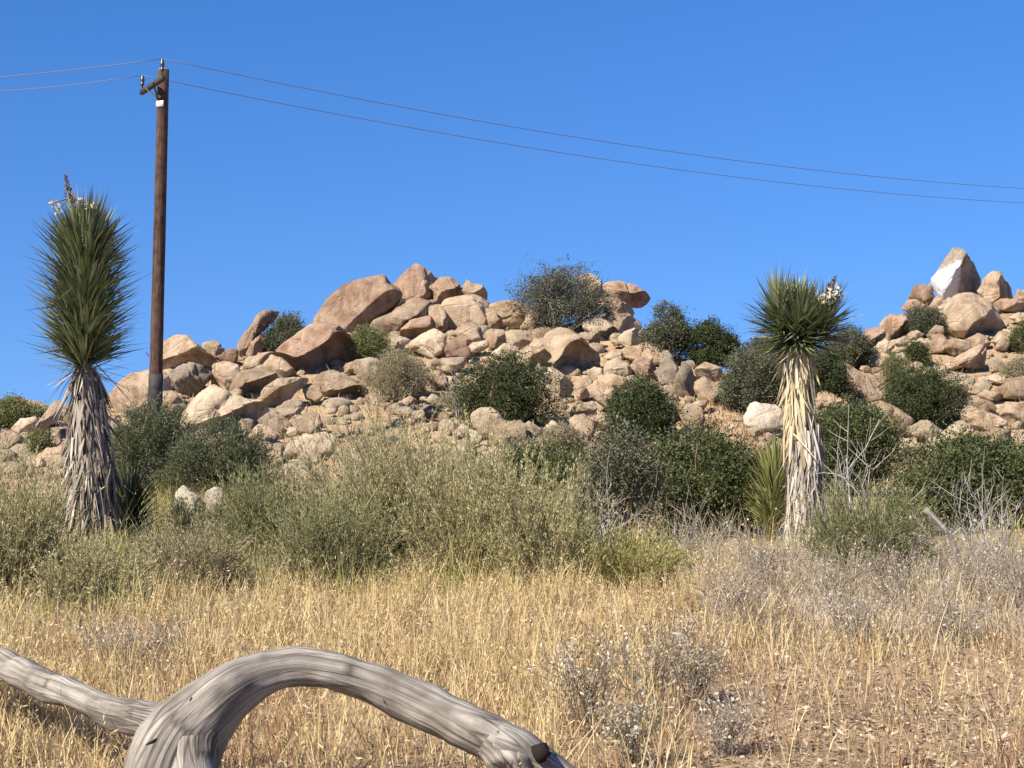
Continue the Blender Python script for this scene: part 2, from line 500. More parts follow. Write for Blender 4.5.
def rock_mesh(name, outline, size, depth, seed, opts, mats, level):
    """outline: radius over angle (metres, x right, z up)"""
    r = np.random.default_rng(seed)
    d, f = ICO[level]
    s = np.clip(np.hypot(d[:, 0], d[:, 2]), 1e-6, 1)
    an = np.degrees(np.arctan2(d[:, 2], d[:, 0])) % 360
    Rr = np.interp(an, np.arange(361), np.append(outline, outline[0]))
    sp = s ** .85
    yp = np.sqrt(np.maximum(0, 1 - sp ** 2.5))
    p = np.stack([Rr * sp * d[:, 0] / s, np.sign(d[:, 1]) * depth * yp, Rr * sp * d[:, 2] / s], 1)
    planes = []
    sm = 's' in opts
    if 'u' in opts: planes.append(((.6, -.3, -.74), .36, .012, 1.35))
    if 'U' in opts: planes.append(((.6, -.36, -.72), .14, .012, 1.5))
    if 'v' in opts: planes.append(((.12, -.3, -.95), .26, .012, 1.45))
    if 'b' in opts: planes.append(((.9, -.4, -.15), .2, .012, 1.15))
    planes.append(((r.uniform(-.35, .25), -.55, .8), r.uniform(.5, .72), .06))
    planes.append(((r.uniform(-.5, .4), -.85, r.uniform(-.2, .35)), r.uniform(.5, .7), .05))
    for k in range(3 if sm else 8):
        n = np.array([r.uniform(-1, 1), r.uniform(-1, .1), r.uniform(-.8, 1)])
        planes.append((n, r.uniform(.58, .88), r.uniform(.008, .04)))
    for n, h, soft, *over in planes:
        n = np.asarray(n, float); n = n / np.linalg.norm(n)
        t = p @ n
        sup = t.max()
        k = soft * size
        x = (t - h * sup) / k
        p = p - n * (np.where(x > 20, x, np.log1p(np.exp(np.minimum(x, 20)))) * k * (over[0] if over else 1))[:, None]
    nd = unit(p)
    amp = .5 if sm else 1.0
    p = p + nd * (fract(p, r, .55 / size, 8, 2) * .022 * size * amp)[:, None]
    p = p + nd * (fract(p, r, 2.6 / size, 12, 4, .62) * .0105 * size * (.7 if sm else 1))[:, None]
    if 'l' in opts:     # ledges running along the slab
        n = unit(np.array([[-.35, -.25, .9]]))[0] if 'k' not in opts else unit(np.array([[-.62, -.2, .75]]))[0]
        t = p @ n / size * r.uniform(6.5, 8) + .25 * fract(p, r, .6 / size, 6, 2)
        p = p - nd * ((.5 + .5 * np.sin(t * 2)) ** 6 * .055 * size)[:, None]
    nc = 3 if 'K' in opts else (1 if r.uniform() < .55 else 0)
    for k in range(nc):
        n = unit(np.array([[r.uniform(-1, 1), r.uniform(-.4, .4), r.uniform(-.6, 1)]]))[0]
        t = p @ n + .03 * size * fract(p, r, .8 / size, 6, 2)
        c0 = r.uniform(-.25, .25) * size
        p = p - nd * (np.exp(-((t - c0) / (.014 * size + .012)) ** 2) * .05 * size)[:, None]
    # bring the outline back to its measured shape after the facets
    an2 = np.degrees(np.arctan2(p[:, 2], p[:, 0])) % 360
    r2 = np.hypot(p[:, 0], p[:, 2])
    bins = np.zeros(90); np.maximum.at(bins, (an2 / 4).astype(int) % 90, r2)
    bins = np.where(bins > 0, bins, r2.max() * .5)
    tgt = np.asarray(outline)[(np.arange(90) * 4 + 2) % 360] * 1.07
    ratio = np.clip(tgt / bins, .7, 2.2)
    kk = np.array([.25, .5, .25]); ratio = np.convolve(np.concatenate([ratio[-1:], ratio, ratio[:1]]), kk, 'valid')
    fac = np.interp(an2, np.arange(-1, 92) * 4 + 2, np.concatenate([ratio[-1:], ratio, ratio[:2]]))
    w = np.clip(r2 / np.maximum(np.interp(an2, np.arange(91) * 4 + 2, np.append(bins, bins[0])), 1e-6), 0, 1)
    p[:, [0, 2]] *= (1 + (fac - 1) * w ** .5)[:, None]
    mi = None
    return make_mesh(name, p, None, f, mats, True, None, mi)

OUT = "boulders of the granite outcrop"
ROCKS = [
 # foot of the pole and the shaded hollow beside it
 ('t', 's', "112,400 118,384 131,374 150,369 168,378 168,412 120,416", "broad smooth tan boulder behind the foot of the utility pole"),
 ('t', '', "161,393 171,391 177,396 183,407 176,420 162,424", "tan block tucked between pole foot and big layered slab"),
 ('g', 'K', "169,376 177,367 191,363 202,366 212,375 202,387 193,397 179,395 171,384", "round pitted boulder sitting in the shaded hollow beside the pole"),
 ('t', 'v', "159,343 174,335 185,335 193,342 202,348 212,357 214,372 205,365 190,360 178,363 168,371 158,378", "overhanging boulder roofing the shaded hollow beside the pole"),
 ('t', 's', "202,345 213,340 220,344 221,353 214,361 206,356", "small upright rock on the skyline between overhang and tilted slab"),
 ('c', 'lku', "177,420 187,406 201,392 212,385 227,392 241,398 260,401 266,411 251,423 235,434 207,433 183,431", "big cracked slab in layers, dark beneath, just beside the pole base"),
 ('t', 'U', "229,384 240,371 257,367 275,373 277,376 262,390 256,399 242,396 229,392", "tan boulder with shadowed lower face between layered slab and big undercut boulder"),
 ('t', '', "212,364 225,361 238,366 241,376 231,387 222,394 211,386", "tan rock above the layered slab, beside the shaded hollow"),
 ('p', '', "233,361 239,342 248,328 257,313 267,310 278,309 282,313 278,318 267,321 261,331 253,342 245,360", "tall tilted slab leaning over on the skyline near the pole"),
 ('p', 'b', "246,355 250,345 259,333 266,338 260,352 252,360", "thin reddish flake under the tilted skyline slab"),
 ('p', '', "218,358 229,348 237,350 236,362 224,365", "low reddish rock at the foot of the tilted skyline slab"),
 ('p', 'Us', "272,353 279,342 290,338 297,331 307,324 320,322 336,326 347,335 351,343 350,357 343,373 315,373 307,377 298,375 293,368 282,361", "huge rounded boulder with a black undercut, midway between pole and summit"),
 ('t', '', "243,368 257,354 271,351 273,356 262,368 250,371", "wedge of tan rock leaning under the tilted slab"),
 ('t', '', "262,365 272,356 279,357 293,368 295,374 283,379 274,375", "knobbly rock against the foot of the huge undercut boulder"),
 ('c', 'U', "259,398 265,387 278,379 297,377 307,378 303,385 295,390 286,401 273,409 264,406", "pale angular boulder with a dark notch below the huge undercut boulder"),
 ('t', 'v', "313,378 322,372 332,370 345,375 354,380 368,390 364,396 350,399 329,399 320,399 315,392", "long pointed boulder lying below the huge undercut boulder"),
 ('t', 's', "303,388 311,382 320,386 322,397 316,402 306,399", "small rounded rock at the blunt end of the long pointed boulder"),
 ('c', '', "275,409 289,400 300,400 304,407 294,417 282,416", "flat cream rock under the notch of the pale angular boulder"),
 ('t', 's', "290,423 299,416 311,411 319,415 320,427 312,434 298,433", "rounded tan boulder below the flat cream rock"),
 ('c', '', "282,454 292,443 305,436 322,433 336,437 330,452 310,459 290,460", "long pale slab behind the top of the olive sagebrush"),
 ('t', 'K', "245,438 252,431 258,424 270,428 277,435 268,444 255,444 247,443", "fractured tan rock under the dark edge of the layered slab"),
 ('t', '', "258,421 269,412 281,416 290,425 286,435 273,434", "brown sloping rock below the pale angular boulder"),
 ('c', '', "233,447 240,441 247,447 241,454", "fist of pale rock beside the fractured tan rock"),
 ('t', '', "250,448 265,442 280,448 283,462 265,468 249,462", "low tan rock downhill of the fractured tan rock"),
 ('c', '', "293,476 300,468 315,472 318,486 300,491 291,485", "pale rock lowest on the slope, behind the ephedra bushes"),
 ('c', '', "299,453 312,450 321,457 316,468 301,469", "pale cube of rock just below the long pale slab"),
 # main summit
 ('p', 's', "314,323 320,308 328,294 337,287 352,281 367,278 383,275 387,283 397,289 401,297 394,307 383,316 375,324 362,333 348,336 334,330 320,328", "largest pinkish boulder, a broad dome on the crest of the outcrop"),
 ('p', '', "392,284 400,275 409,267 416,264 425,269 434,275 439,284 434,298 416,303 402,298", "pointed summit boulder at the very top of the main outcrop"),
 ('p', 'u', "434,284 441,277 450,277 459,284 460,294 450,297 441,304 434,303", "squat brown boulder wedged just after the pointed summit boulder"),
 ('t', '', "367,330 378,318 391,313 403,300 412,297 430,300 433,312 424,317 412,319 405,325 398,334 388,337 376,335", "long sloping boulder beneath the pointed summit boulder"),
 ('p', 'v', "399,332 410,320 430,315 435,326 423,336 412,342", "shaded under-face of the long sloping boulder, set as its own pink-brown rock"),  # separate rock added; its pink-brown tone carries the under-face's shade
 ('t', 's', "442,305 447,299 461,296 475,294 488,301 490,317 483,328 471,324 458,329 446,328 441,317", "plump pale boulder under the small capstone of the crest"),
 ('t', 'u', "459,291 467,282 482,285 487,293 483,301 464,300", "small pale capstone balanced on the crest of the outcrop"),
 ('t', '', "429,306 441,306 447,316 447,330 436,333 430,320", "narrow upright rock between shaded under-face rock and plump pale boulder"),
 ('t', 's', "458,326 470,322 480,327 483,341 470,347 459,344", "stubby rock pillar under the plump pale boulder"),
 ('p', 's', "447,347 453,338 462,337 468,345 469,357 460,362 447,360", "smooth oval boulder standing below the rock pillar"),
 ('c', '', "465,351 472,343 486,340 489,346 480,352 470,354", "thin pale rock beside the smooth oval boulder"),
 ('t', 'l', "488,305 500,301 515,300 528,305 530,320 520,327 505,330 497,327 495,313", "large square block on the crest next to the plump pale boulder"),
 ('t', '', "487,312 493,307 498,314 499,328 489,330", "slim column squeezed between plump boulder and square block"),
 ('t', 'u', "527,307 538,309 548,318 559,327 556,333 545,335 530,334 520,328 526,320", "sloping block beside the square block, under the ridge tree"),
 ('c', '', "503,336 513,331 526,332 532,339 527,348 512,348 503,344", "pale squarish rock below the square block of the crest"),
 ('t', '', "486,335 492,329 504,330 506,341 495,349 487,346", "tan rock filling the gap below the slim column"),
 ('t', '', "529,346 535,338 544,338 547,347 536,351", "small brown rock touching the massive overhanging boulder"),
 ('c', 'u', "517,353 528,347 545,347 552,357 540,366 525,366 518,361", "pale flat-topped rock above the dense dark bush"),
 ('c', '', "491,353 505,343 518,347 518,355 505,359 494,358", "broken pale rock at the upper edge of the dense dark bush"),
 ('c', '', "534,311 540,306 548,313 559,318 555,321 545,317", "flat splinter of rock lying at the foot of the ridge tree"),
 ('t', 'U', "544,337 551,331 559,327 571,330 581,337 592,348 600,352 598,363 586,374 576,379 562,376 553,369 553,354 546,348", "massive overhanging boulder with deep black shade under its lip"),
 ('p', 'u', "598,289 607,283 620,281 634,284 646,291 652,297 641,306 628,305 617,304 600,300", "mushroom-like cap boulder jutting into the sky beside the ridge tree"),
 ('t', 'u', "597,299 606,297 617,299 632,306 636,316 618,319 606,314", "flat stone carrying the mushroom-like cap boulder"),
 ('t', 'b', "606,314 618,314 628,313 638,320 643,331 624,335 606,331", "lower stone in the stack under the mushroom-like cap boulder"),
 ('t', '', "578,280 590,272 601,281 604,300 596,316 582,312", "pale knob of rock on the skyline behind the ridge tree"),
 ('c', 'us', "581,327 592,319 602,318 613,324 621,331 611,339 602,337 592,334", "egg shaped pale boulder right below the ridge tree trunk"),
 ('c', 'u', "579,333 592,332 603,337 595,347 586,344", "wedge of pale rock under the egg shaped boulder"),
 ('c', 'b', "619,336 634,328 646,328 641,344 629,349 620,343", "fan shaped white rock below the cap boulder stack"),
 ('t', 's', "647,344 662,341 671,350 669,363 653,365 642,351", "rounded tan rock at the end of the crest by the saddle junipers"),
 ('t', '', "622,348 640,345 653,354 651,365 628,360", "tan rock beneath the fan shaped white rock"),
 ('p', '', "630,366 640,356 649,360 659,372 649,380 633,376", "orange tinted boulder above the round green bush"),
 ('g', '', "658,374 665,357 671,351 677,366 680,382 671,386 660,383", "pale grey spire, the paler of two leaning spires"),
 ('g', 'b', "678,376 684,360 692,368 698,386 690,401 681,394 676,383", "darker grey spire leaning beside the paler spire"),
 ('c', '', "606,364 618,357 629,365 632,375 615,380 605,372", "cream boulder between massive overhang and orange tinted boulder"),
 ('c', '', "606,356 613,350 622,352 624,359 610,364", "small cream rock on top of the cream boulder by the overhang"),
 ('c', 's', "590,372 596,368 602,371 602,380 591,381", "small white stone at the mouth of the massive overhang"),
 ('t', '', "599,377 612,374 626,378 629,387 612,388 599,384", "low tan rock below the cream boulder by the overhang"),
 ('t', '', "575,382 587,376 593,382 589,396 575,401", "tan rock downhill of the massive overhang's black shade"),
 ('t', '', "587,386 602,383 618,390 618,403 613,414 602,405 591,396", "smooth sloping slab next to the round green bush"),
 ('c', 'b', "547,371 554,368 571,381 574,387 565,403 556,390", "tilted flake with a bright upper edge beside the dense dark bush"),
 ('c', '', "575,406 593,401 598,408 590,417 572,413", "flat pale rock downhill of the tilted flake"),
 ('c', '', "591,418 606,413 616,421 613,426 601,429 592,423", "whitish rock downhill of the smooth sloping slab"),
 ('t', 's', "570,419 584,414 594,424 593,437 572,439", "rounded tan rock next to the grey brush below the dense dark bush"),
 ('c', '', "545,429 556,424 563,432 557,437 547,436", "small pale stone at the lower corner of the dense dark bush"),
 ('t', '', "664,403 673,398 679,406 675,422 668,420 662,411", "tan rock at the edge of the round green bush"),
 ('c', '', "645,386 652,380 662,385 657,390", "little cream stone on top of the round green bush"),
 ('t', '', "678,408 690,403 703,410 703,429 684,425", "broad tan rock below the two leaning spires"),
 ('t', 'K', "585,451 596,443 609,449 613,464 600,470 585,465", "blotchy rock lowest in the rubble behind the grey twiggy bush"),
 ('c', '', "559,453 564,449 576,454 578,461 567,463", "white sliver of rock in front of the grey brush"),
 ('c', '', "679,430 692,427 691,435 682,438", "pale stone at the upper edge of the wide dark bush"),
 # saddle behind the shorter yucca
 ('t', '', "695,369 706,362 721,367 724,377 710,381 697,376", "flat tan boulder under the saddle junipers"),
 ('t', '', "696,383 707,377 714,387 718,399 702,403 695,389", "tan boulder beside the darker leaning spire"),
 ('t', 'u', "691,406 699,400 708,401 703,411", "small dark-bellied rock below the darker leaning spire"),
 ('w', 's', "745,424 746,416 752,407 765,404 777,406 784,414 782,426 770,431 756,433", "big white dome boulder just behind the shorter yucca"),
 ('c', '', "749,430 757,427 761,435 754,438", "small pale stone at the foot of the white dome boulder"),
 ('c', '', "725,425 731,422 735,427 728,432", "bright lone stone in the brown grass of the saddle"),
 ('c', '', "714,434 722,430 725,436 718,439", "pale pebble-like stone behind the wide dark bush"),
 # the second mound
 ('g', 'b', "934,280 948,258 959,245 967,252 979,264 987,277 981,296 966,303 956,304 942,298", "tall summit boulder of the second mound with one white painted face"),
 ('t', 'b', "986,280 990,273 997,271 1006,277 1014,286 1017,301 1005,306 993,305 985,299", "rounded boulder next to the white painted summit boulder"),
 ('c', '', "978,291 986,281 988,293 982,297", "thin white flake between painted boulder and its rounded neighbour"),
 ('t', 'u', "944,320 950,305 960,294 975,292 992,299 1004,312 1011,323 1000,333 985,337 972,341 955,337 947,330", "great flat-faced boulder carrying the white painted summit boulder"),
 ('p', 'u', "995,303 1004,299 1013,299 1028,303 1028,312 1001,311", "dark banded slab beside the great flat-faced boulder"),
 ('t', '', "1013,301 1020,291 1030,289 1034,303 1020,306", "tan boulder behind the dark banded slab"),
 ('p', '', "910,297 916,286 925,284 932,290 935,300 925,306 917,301", "brown cracked boulder on the skyline below the painted boulder"),
 ('p', '', "902,309 909,300 917,299 928,307 911,313", "brown flat rock below the brown cracked skyline boulder"),
 ('t', '', "928,308 939,295 945,297 937,311", "slanting tan rock under the foot of the painted boulder"),
 ('c', '', "938,310 949,297 955,300 946,315", "second slanting rock leaning on the great flat-faced boulder"),
 ('g', '', "927,288 934,278 939,287 933,291", "little grey stone against the white painted face"),
 ('p', 'us', "882,328 895,317 904,313 912,321 911,332 898,338 886,337", "smooth orange-brown boulder on the skyline of the second mound"),
 ('p', 'us', "860,341 868,330 882,326 887,335 872,348 863,346", "reddish egg boulder lowest on the second mound's skyline"),
 ('t', '', "880,325 886,317 893,313 896,320 884,328", "small rock peeping between the reddish egg and orange-brown boulders"),
 ('c', '', "894,343 904,336 910,339 902,349", "square white stone under the orange-brown boulder"),
 ('c', '', "908,334 917,330 924,334 918,341 910,340", "cream stone beside the square white stone"),
 ('c', '', "874,348 886,339 894,346 889,354 877,354", "pale slanted block under the reddish egg boulder"),
 ('c', '', "911,325 921,321 924,328 915,332", "small cream stone beside the smooth orange-brown boulder"),
 ('t', '', "927,335 936,325 944,327 943,335 932,340", "tan rock at the corner of the great flat-faced boulder"),
 ('c', '', "933,323 943,317 945,325 937,328", "small pale rock above the low grey shrub of the second mound"),
 ('t', '', "930,346 934,335 943,334 948,341 946,352 931,353", "pinkish block below the great flat-faced boulder's corner"),
 ('t', '', "944,348 953,339 967,342 972,347 954,356", "flat tan rock along the base of the great flat-faced boulder"),
 ('t', '', "971,338 979,333 989,337 989,346 973,348", "tan rock under the middle of the great flat-faced boulder"),
 ('c', 's', "994,339 1001,331 1010,333 1016,338 1008,346 1004,351 996,349", "cluster-topping cream boulder below the dark banded slab"),
 ('c', '', "1003,330 1012,329 1017,337 1008,335", "thin cream rock capping the cream boulder"),
 ('c', '', "1012,317 1019,312 1028,315 1028,321 1016,323", "pale rock in the shade of the dark banded slab"),
 ('t', 'u', "944,371 957,357 972,349 985,343 989,350 988,368 974,369 963,366 951,373", "long sloping slab with a hollow under it on the second mound"),
 ('c', 's', "989,361 997,357 1005,364 1003,371 991,372", "rounded cream stone beside the end of the sloping slab"),
 ('t', '', "918,376 927,369 946,366 946,382 933,386", "tan rock above the spreading green bush of the second mound"),
 ('c', 'l', "945,378 963,373 975,379 971,388 957,391 946,385", "cream ledge just below the long sloping slab"),
 ('c', '', "973,386 985,379 994,386 989,393 975,393", "cream flat rock at the end of the cream ledge"),
 ('c', '', "985,378 1001,372 1015,376 1013,382 998,384", "thin pale slab under the rounded cream stone"),
 ('t', '', "996,393 1010,379 1030,376 1032,400 1000,398", "big plain tan boulder at the picture edge of the second mound"),
 ('t', 'l', "959,388 973,386 994,392 1005,396 994,401 966,397", "brown layered shelf beside the spreading green bush"),
 ('t', '', "963,400 975,397 995,402 1003,414 985,412 965,406", "tan shelf with a dark crack below the layered shelf"),
 ('t', 'l', "964,405 983,410 1000,416 1007,424 985,432 966,424", "lower tan shelf under the dark crack"),
 ('t', '', "999,411 1008,404 1028,406 1030,423 1010,426", "rounded tan boulder past the end of the cracked shelves"),
 ('t', 'lk', "858,408 883,401 898,407 911,417 918,426 908,438 892,438 873,427 860,424", "broad ribbed slab sloping below the spreading green bush"),
 ('c', '', "908,428 928,420 944,431 945,441 919,438 910,434", "pale wavy slab below the ribbed slab"),
 ('c', '', "914,416 922,410 928,417 921,423", "little white stone at the foot of the spreading green bush"),
 ('g', '', "872,420 881,414 893,423 887,435 875,428", "grey rock lying on the ribbed slab"),
 ('c', '', "944,433 956,423 964,420 977,431 961,439 946,444", "cream broken rock between wavy slab and lower tan shelf"),
 ('t', '', "979,435 995,428 1013,430 1011,440 989,442", "tan ledge just above the broad green bush"),
 ('c', '', "1012,441 1020,437 1029,441 1021,447", "small white stone at the top of the broad green bush"),
 ('t', '', "894,442 915,437 919,450 899,453", "brown rock in dry grass below the pale wavy slab"),
 ('t', 's', "838,371 843,363 853,363 856,370 870,375 884,382 895,389 885,401 866,405 854,395 846,386 842,378", "skull shaped boulder beside the spreading green bush"),
 ('t', '', "852,352 861,343 871,350 867,361 860,360", "tan knob of rock below the reddish egg boulder"),
 ('t', '', "867,351 877,349 892,357 892,366 880,371 869,367", "smooth tan rock between egg boulder and skull shaped boulder"),
 ('c', '', "875,347 887,341 895,346 888,354", "cream block resting on the smooth tan rock"),
 ('c', '', "895,340 905,337 909,342 901,348", "square pale stone by the small bush under the egg boulders"),
 ('c', '', "893,362 903,352 908,360 911,371 896,368", "pale ridge of rock beside the small dark bush of the second mound"),
 ('t', '', "874,375 887,369 896,375 895,381 882,381", "brown rock on the skull shaped boulder's far shoulder"),
 ('t', 's', "818,394 825,390 834,393 842,400 833,408 819,407", "rounded boulder peeping out behind the shorter yucca's dead leaves"),
 ('c', '', "838,406 846,402 851,407 844,412", "small cream stone under the skull shaped boulder"),
 ('c', '', "846,401 855,397 862,400 859,406", "flat cream stone at the chin of the skull shaped boulder"),
 # behind the taller yucca
 ('t', '', "28,439 35,427 45,410 50,400 59,404 58,419 47,427 39,434 30,445", "slanting tan slab behind the taller yucca's dead leaves"),
 ('c', '', "11,428 21,419 34,417 37,423 26,436 15,434", "pale rock beside the slanting slab, away from the taller yucca"),
 ('t', '', "-6,435 9,430 21,437 23,448 12,452 -6,451", "dull tan rock at the picture edge, downhill of the pale rock"),
 ('t', 's', "36,456 47,449 63,446 66,469 39,470", "tan boulder at the foot of the slanting slab by the yucca"),
 ('c', '', "33,462 40,458 44,465 36,470", "small cream stone beside the boulder at the slab's foot"),
 ('t', '', "49,437 58,429 62,444 49,448", "brown rock in the gap between slanting slab and taller yucca"),
 ('t', '', "-8,401 20,398 40,402 43,412 12,412", "long low rock on the far skyline beyond the taller yucca"),
 # middle, around the grey bush
 ('c', 's', "426,400 433,394 441,399 434,405", "white oval stone on the slope downhill of the grey round bush"),
 ('t', 's', "429,381 439,370 446,376 446,384 433,389", "rounded peach rock between grey round bush and dense dark bush"),
 ('c', '', "443,378 455,377 457,383 445,386", "pale flat stone next to the rounded peach rock"),
 ('c', '', "429,362 448,358 466,357 463,367 450,373 438,369", "long flat pale slab above the rounded peach rock"),
 ('c', '', "385,347 397,335 410,340 401,351 391,354", "bright angular rock just above the grey round bush"),
 ('c', 'K', "402,348 419,335 433,328 445,335 445,350 434,359 416,351", "broken cream boulder between grey round bush and summit"),
 ('c', '', "355,361 369,357 378,360 377,378 365,388 357,378", "pale rock against the grey round bush, beside the undercut boulder"),
 ('c', '', "345,365 355,360 354,371 345,373", "small bright rock beside the black undercut"),
 ('t', '', "395,404 410,396 418,401 406,407", "low tan stone in grass below the grey round bush"),
 ('c', 's', "471,416 479,408 492,408 501,415 504,425 491,435 482,438 474,426", "smooth round dome of rock just below the dense dark bush"),
 ('t', '', "489,434 504,422 520,421 527,428 520,440 507,449 492,443", "orange-tan boulder beside the smooth round dome"),
 ('c', '', "522,427 529,421 544,431 530,443 521,437", "pale pointed rock on the far side of the orange-tan boulder"),
 ('c', 'K', "453,434 462,424 469,427 469,440 456,439", "split cream rock beside the smooth round dome"),
 ('c', '', "469,430 478,432 483,440 473,444", "small cream stone under the smooth round dome"),
 ('t', '', "435,448 443,443 452,454 445,462", "tan stone among the topmost sagebrush tips"),
 ('c', '', "453,441 464,440 463,447 456,448", "flat cream stone below the split cream rock"),
 ('c', '', "545,428 553,422 560,427 557,435 547,434", "white stone in the grey brush under the dense dark bush"),
 ('c', '', "514,455 520,446 529,452 524,462", "pale stone below the orange-tan boulder"),
 # closer stones
 ('w', '', "174,528 177,492 182,483 188,483 194,489 199,498 202,526", "bright white stone showing through the feathery green bush by the pole"),
 ('w', '', "203,528 205,493 212,488 221,491 225,526", "smaller white stone beside the bright one in the feathery green bush"),
]
NEAR_D = {len(ROCKS) - 2: 26.3, len(ROCKS) - 1: 26.5}

covered = np.zeros((H + 80, W + 200), bool)
def cover(poly, pad=0):
    p = np.asarray(poly, float)
    x0, y0 = np.floor(p.min(0) - pad).astype(int); x1, y1 = np.ceil(p.max(0) + pad).astype(int)
    c, rr = radial(poly)
    yy, xx = np.mgrid[max(y0, 0):min(y1 + 1, H), max(x0, -90):min(x1 + 1, W + 90)]
    an = np.degrees(np.arctan2(yy - c[1], xx - c[0])) % 360
    ins = np.hypot(xx - c[0], yy - c[1]) < np.interp(an, np.arange(361), np.append(rr, rr[0])) + pad
    covered[yy[ins], xx[ins] + 90] = True

def place_rock(tone, opts, poly, label, group, seed, D=None, level=None, name='granite_boulder'):
    poly = np.asarray(poly, float)
    wpx, hpx = np.ptp(poly, 0)
    c, rr = radial(poly)
    rr = np.array([rr[-k % 360] for k in range(360)])        # image y runs down
    base_py = poly[:, 1].max() - .12 * hpx
    if D is None: D = float(hill_D(np.clip(c[0], -200, 1200), base_py))
    size = math.sqrt(wpx * hpx) * D / F
    depth = .5 * math.sqrt(size * max(wpx, hpx) * D / F)
    Dc = D + .35 * depth
    k = Dc / F * (1 / (CP - (H / 2 - c[1]) / F * SP))
    if level is None: level = 5 if size > 1.25 else (4 if size > .45 else 3)
    mats = [PAINTED if label.startswith('tall summit boulder of the second') else ROCK[tone]]
    me = rock_mesh(name, rr * k, size, depth, seed, opts, mats, level)
    o = link(name, me, None, pt(c[0], c[1], Dc))
    tag(o, label, 'boulder' if size > .9 else 'rock', group)
    cover(poly)
    return o

for i, (tone, opts, s, label) in enumerate(ROCKS):
    poly = [tuple(map(float, a.split(','))) for a in s.split()]
    place_rock(tone, opts, poly, label, OUT if i not in NEAR_D else "white stones in the green bush", 100 + i, NEAR_D.get(i))

# smaller stones filling the spaces of the two outcrops
rr_ = np.random.default_rng(77)
FILL = [  # px0, px1, label, group, how many
    (100, 345, "small weathered granite rock wedged in the boulder rubble near the pole", "small rocks in the rubble near the pole", 32),
    (345, 520, "small weathered granite rock wedged in the rubble under the main summit", "small rocks in the rubble under the main summit", 30),
    (540, 740, "small weathered granite rock wedged in rubble between ridge tree and shorter yucca", "small rocks in the rubble beyond the ridge tree", 34),
    (836, 1024, "small weathered granite rock wedged in the rubble of the second mound", "small rocks in the rubble of the second mound", 40),
]
for k, (a, b, label, group, want) in enumerate(FILL):
    made = tries = 0
    while made < want and tries < 4000:
        tries += 1
        px = rr_.uniform(a, b)
        sky_py = np.interp(px, SKX, SKY)
        py = rr_.uniform(sky_py + 14, 468)
        w = rr_.uniform(5, 13) * (1 if rr_.uniform() < .75 else 1.5); h = w * rr_.uniform(.5, .85)
        x0, x1, y0, y1 = int(px - w / 2), int(px + w / 2), int(py - h / 2), int(py + h / 2)
        sub = covered[max(y0, 0):y1 + 1, max(x0 + 90, 0):x1 + 91]
        if sub.size == 0 or sub.mean() > .3: continue
        if 690 < px < 765 and py > 395: continue
        n = rr_.integers(6, 9)
        an = np.sort(np.linspace(0, 2 * np.pi, n, endpoint=False) + rr_.uniform(-.25, .25, n))
        rad = rr_.uniform(.8, 1.1, n)
        poly = np.stack([px + np.cos(an) * w / 2 * rad, py + np.sin(an) * h / 2 * rad], 1)
        place_rock(rr_.choice(['t', 't', 'c', 'c', 'c', 'g', 'p'], p=[.25, .2, .15, .15, .1, .08, .07]), '', poly, label, group, 1000 + k * 100 + made, level=3, name='granite_rock')
        made += 1

# crumbled rock too small to count
def rubble():
    r = np.random.default_rng(5)
    d0, f0 = ICO[2]
    g = Geo()
    for i in range(4200):
        px = r.uniform(-150, 1180); lo = np.interp(px, SKX, SKY)
        py = r.uniform(lo + 4, 478)
        if 690 < px < 765 and py > 395 and r.uniform() < .85: continue
        D = float(hill_D(px, py)); p = pt(px, py, D)
        s = min(np.exp(r.normal(-2.15, .6)), .42)
        z = float(gz(p[0], p[1]))
        V = d0 * s
        for k in range(5):
            n = unit(r.normal(size=(1, 3)) + [[0, -.4, .3]])[0]
            t = V @ n - s * r.uniform(.45, .8)
            V = V - n * np.maximum(t, 0)[:, None]
        V = V * np.array([1.25, 1, .8]) * r.uniform(.8, 1.35, 3)
        a = r.uniform(0, 6.28); V = V @ np.array([[math.cos(a), math.sin(a), 0], [-math.sin(a), math.cos(a), 0], [0, 0, 1]])
        g.add(V + np.array([p[0], p[1], z + .2 * s]), None, f0)
    o = g.build('rubble', ROCK['c'])
    tag(o, 'crumbled pale granite rubble strewn over the hillside between the boulders', 'rubble', None, 'stuff')
rubble()
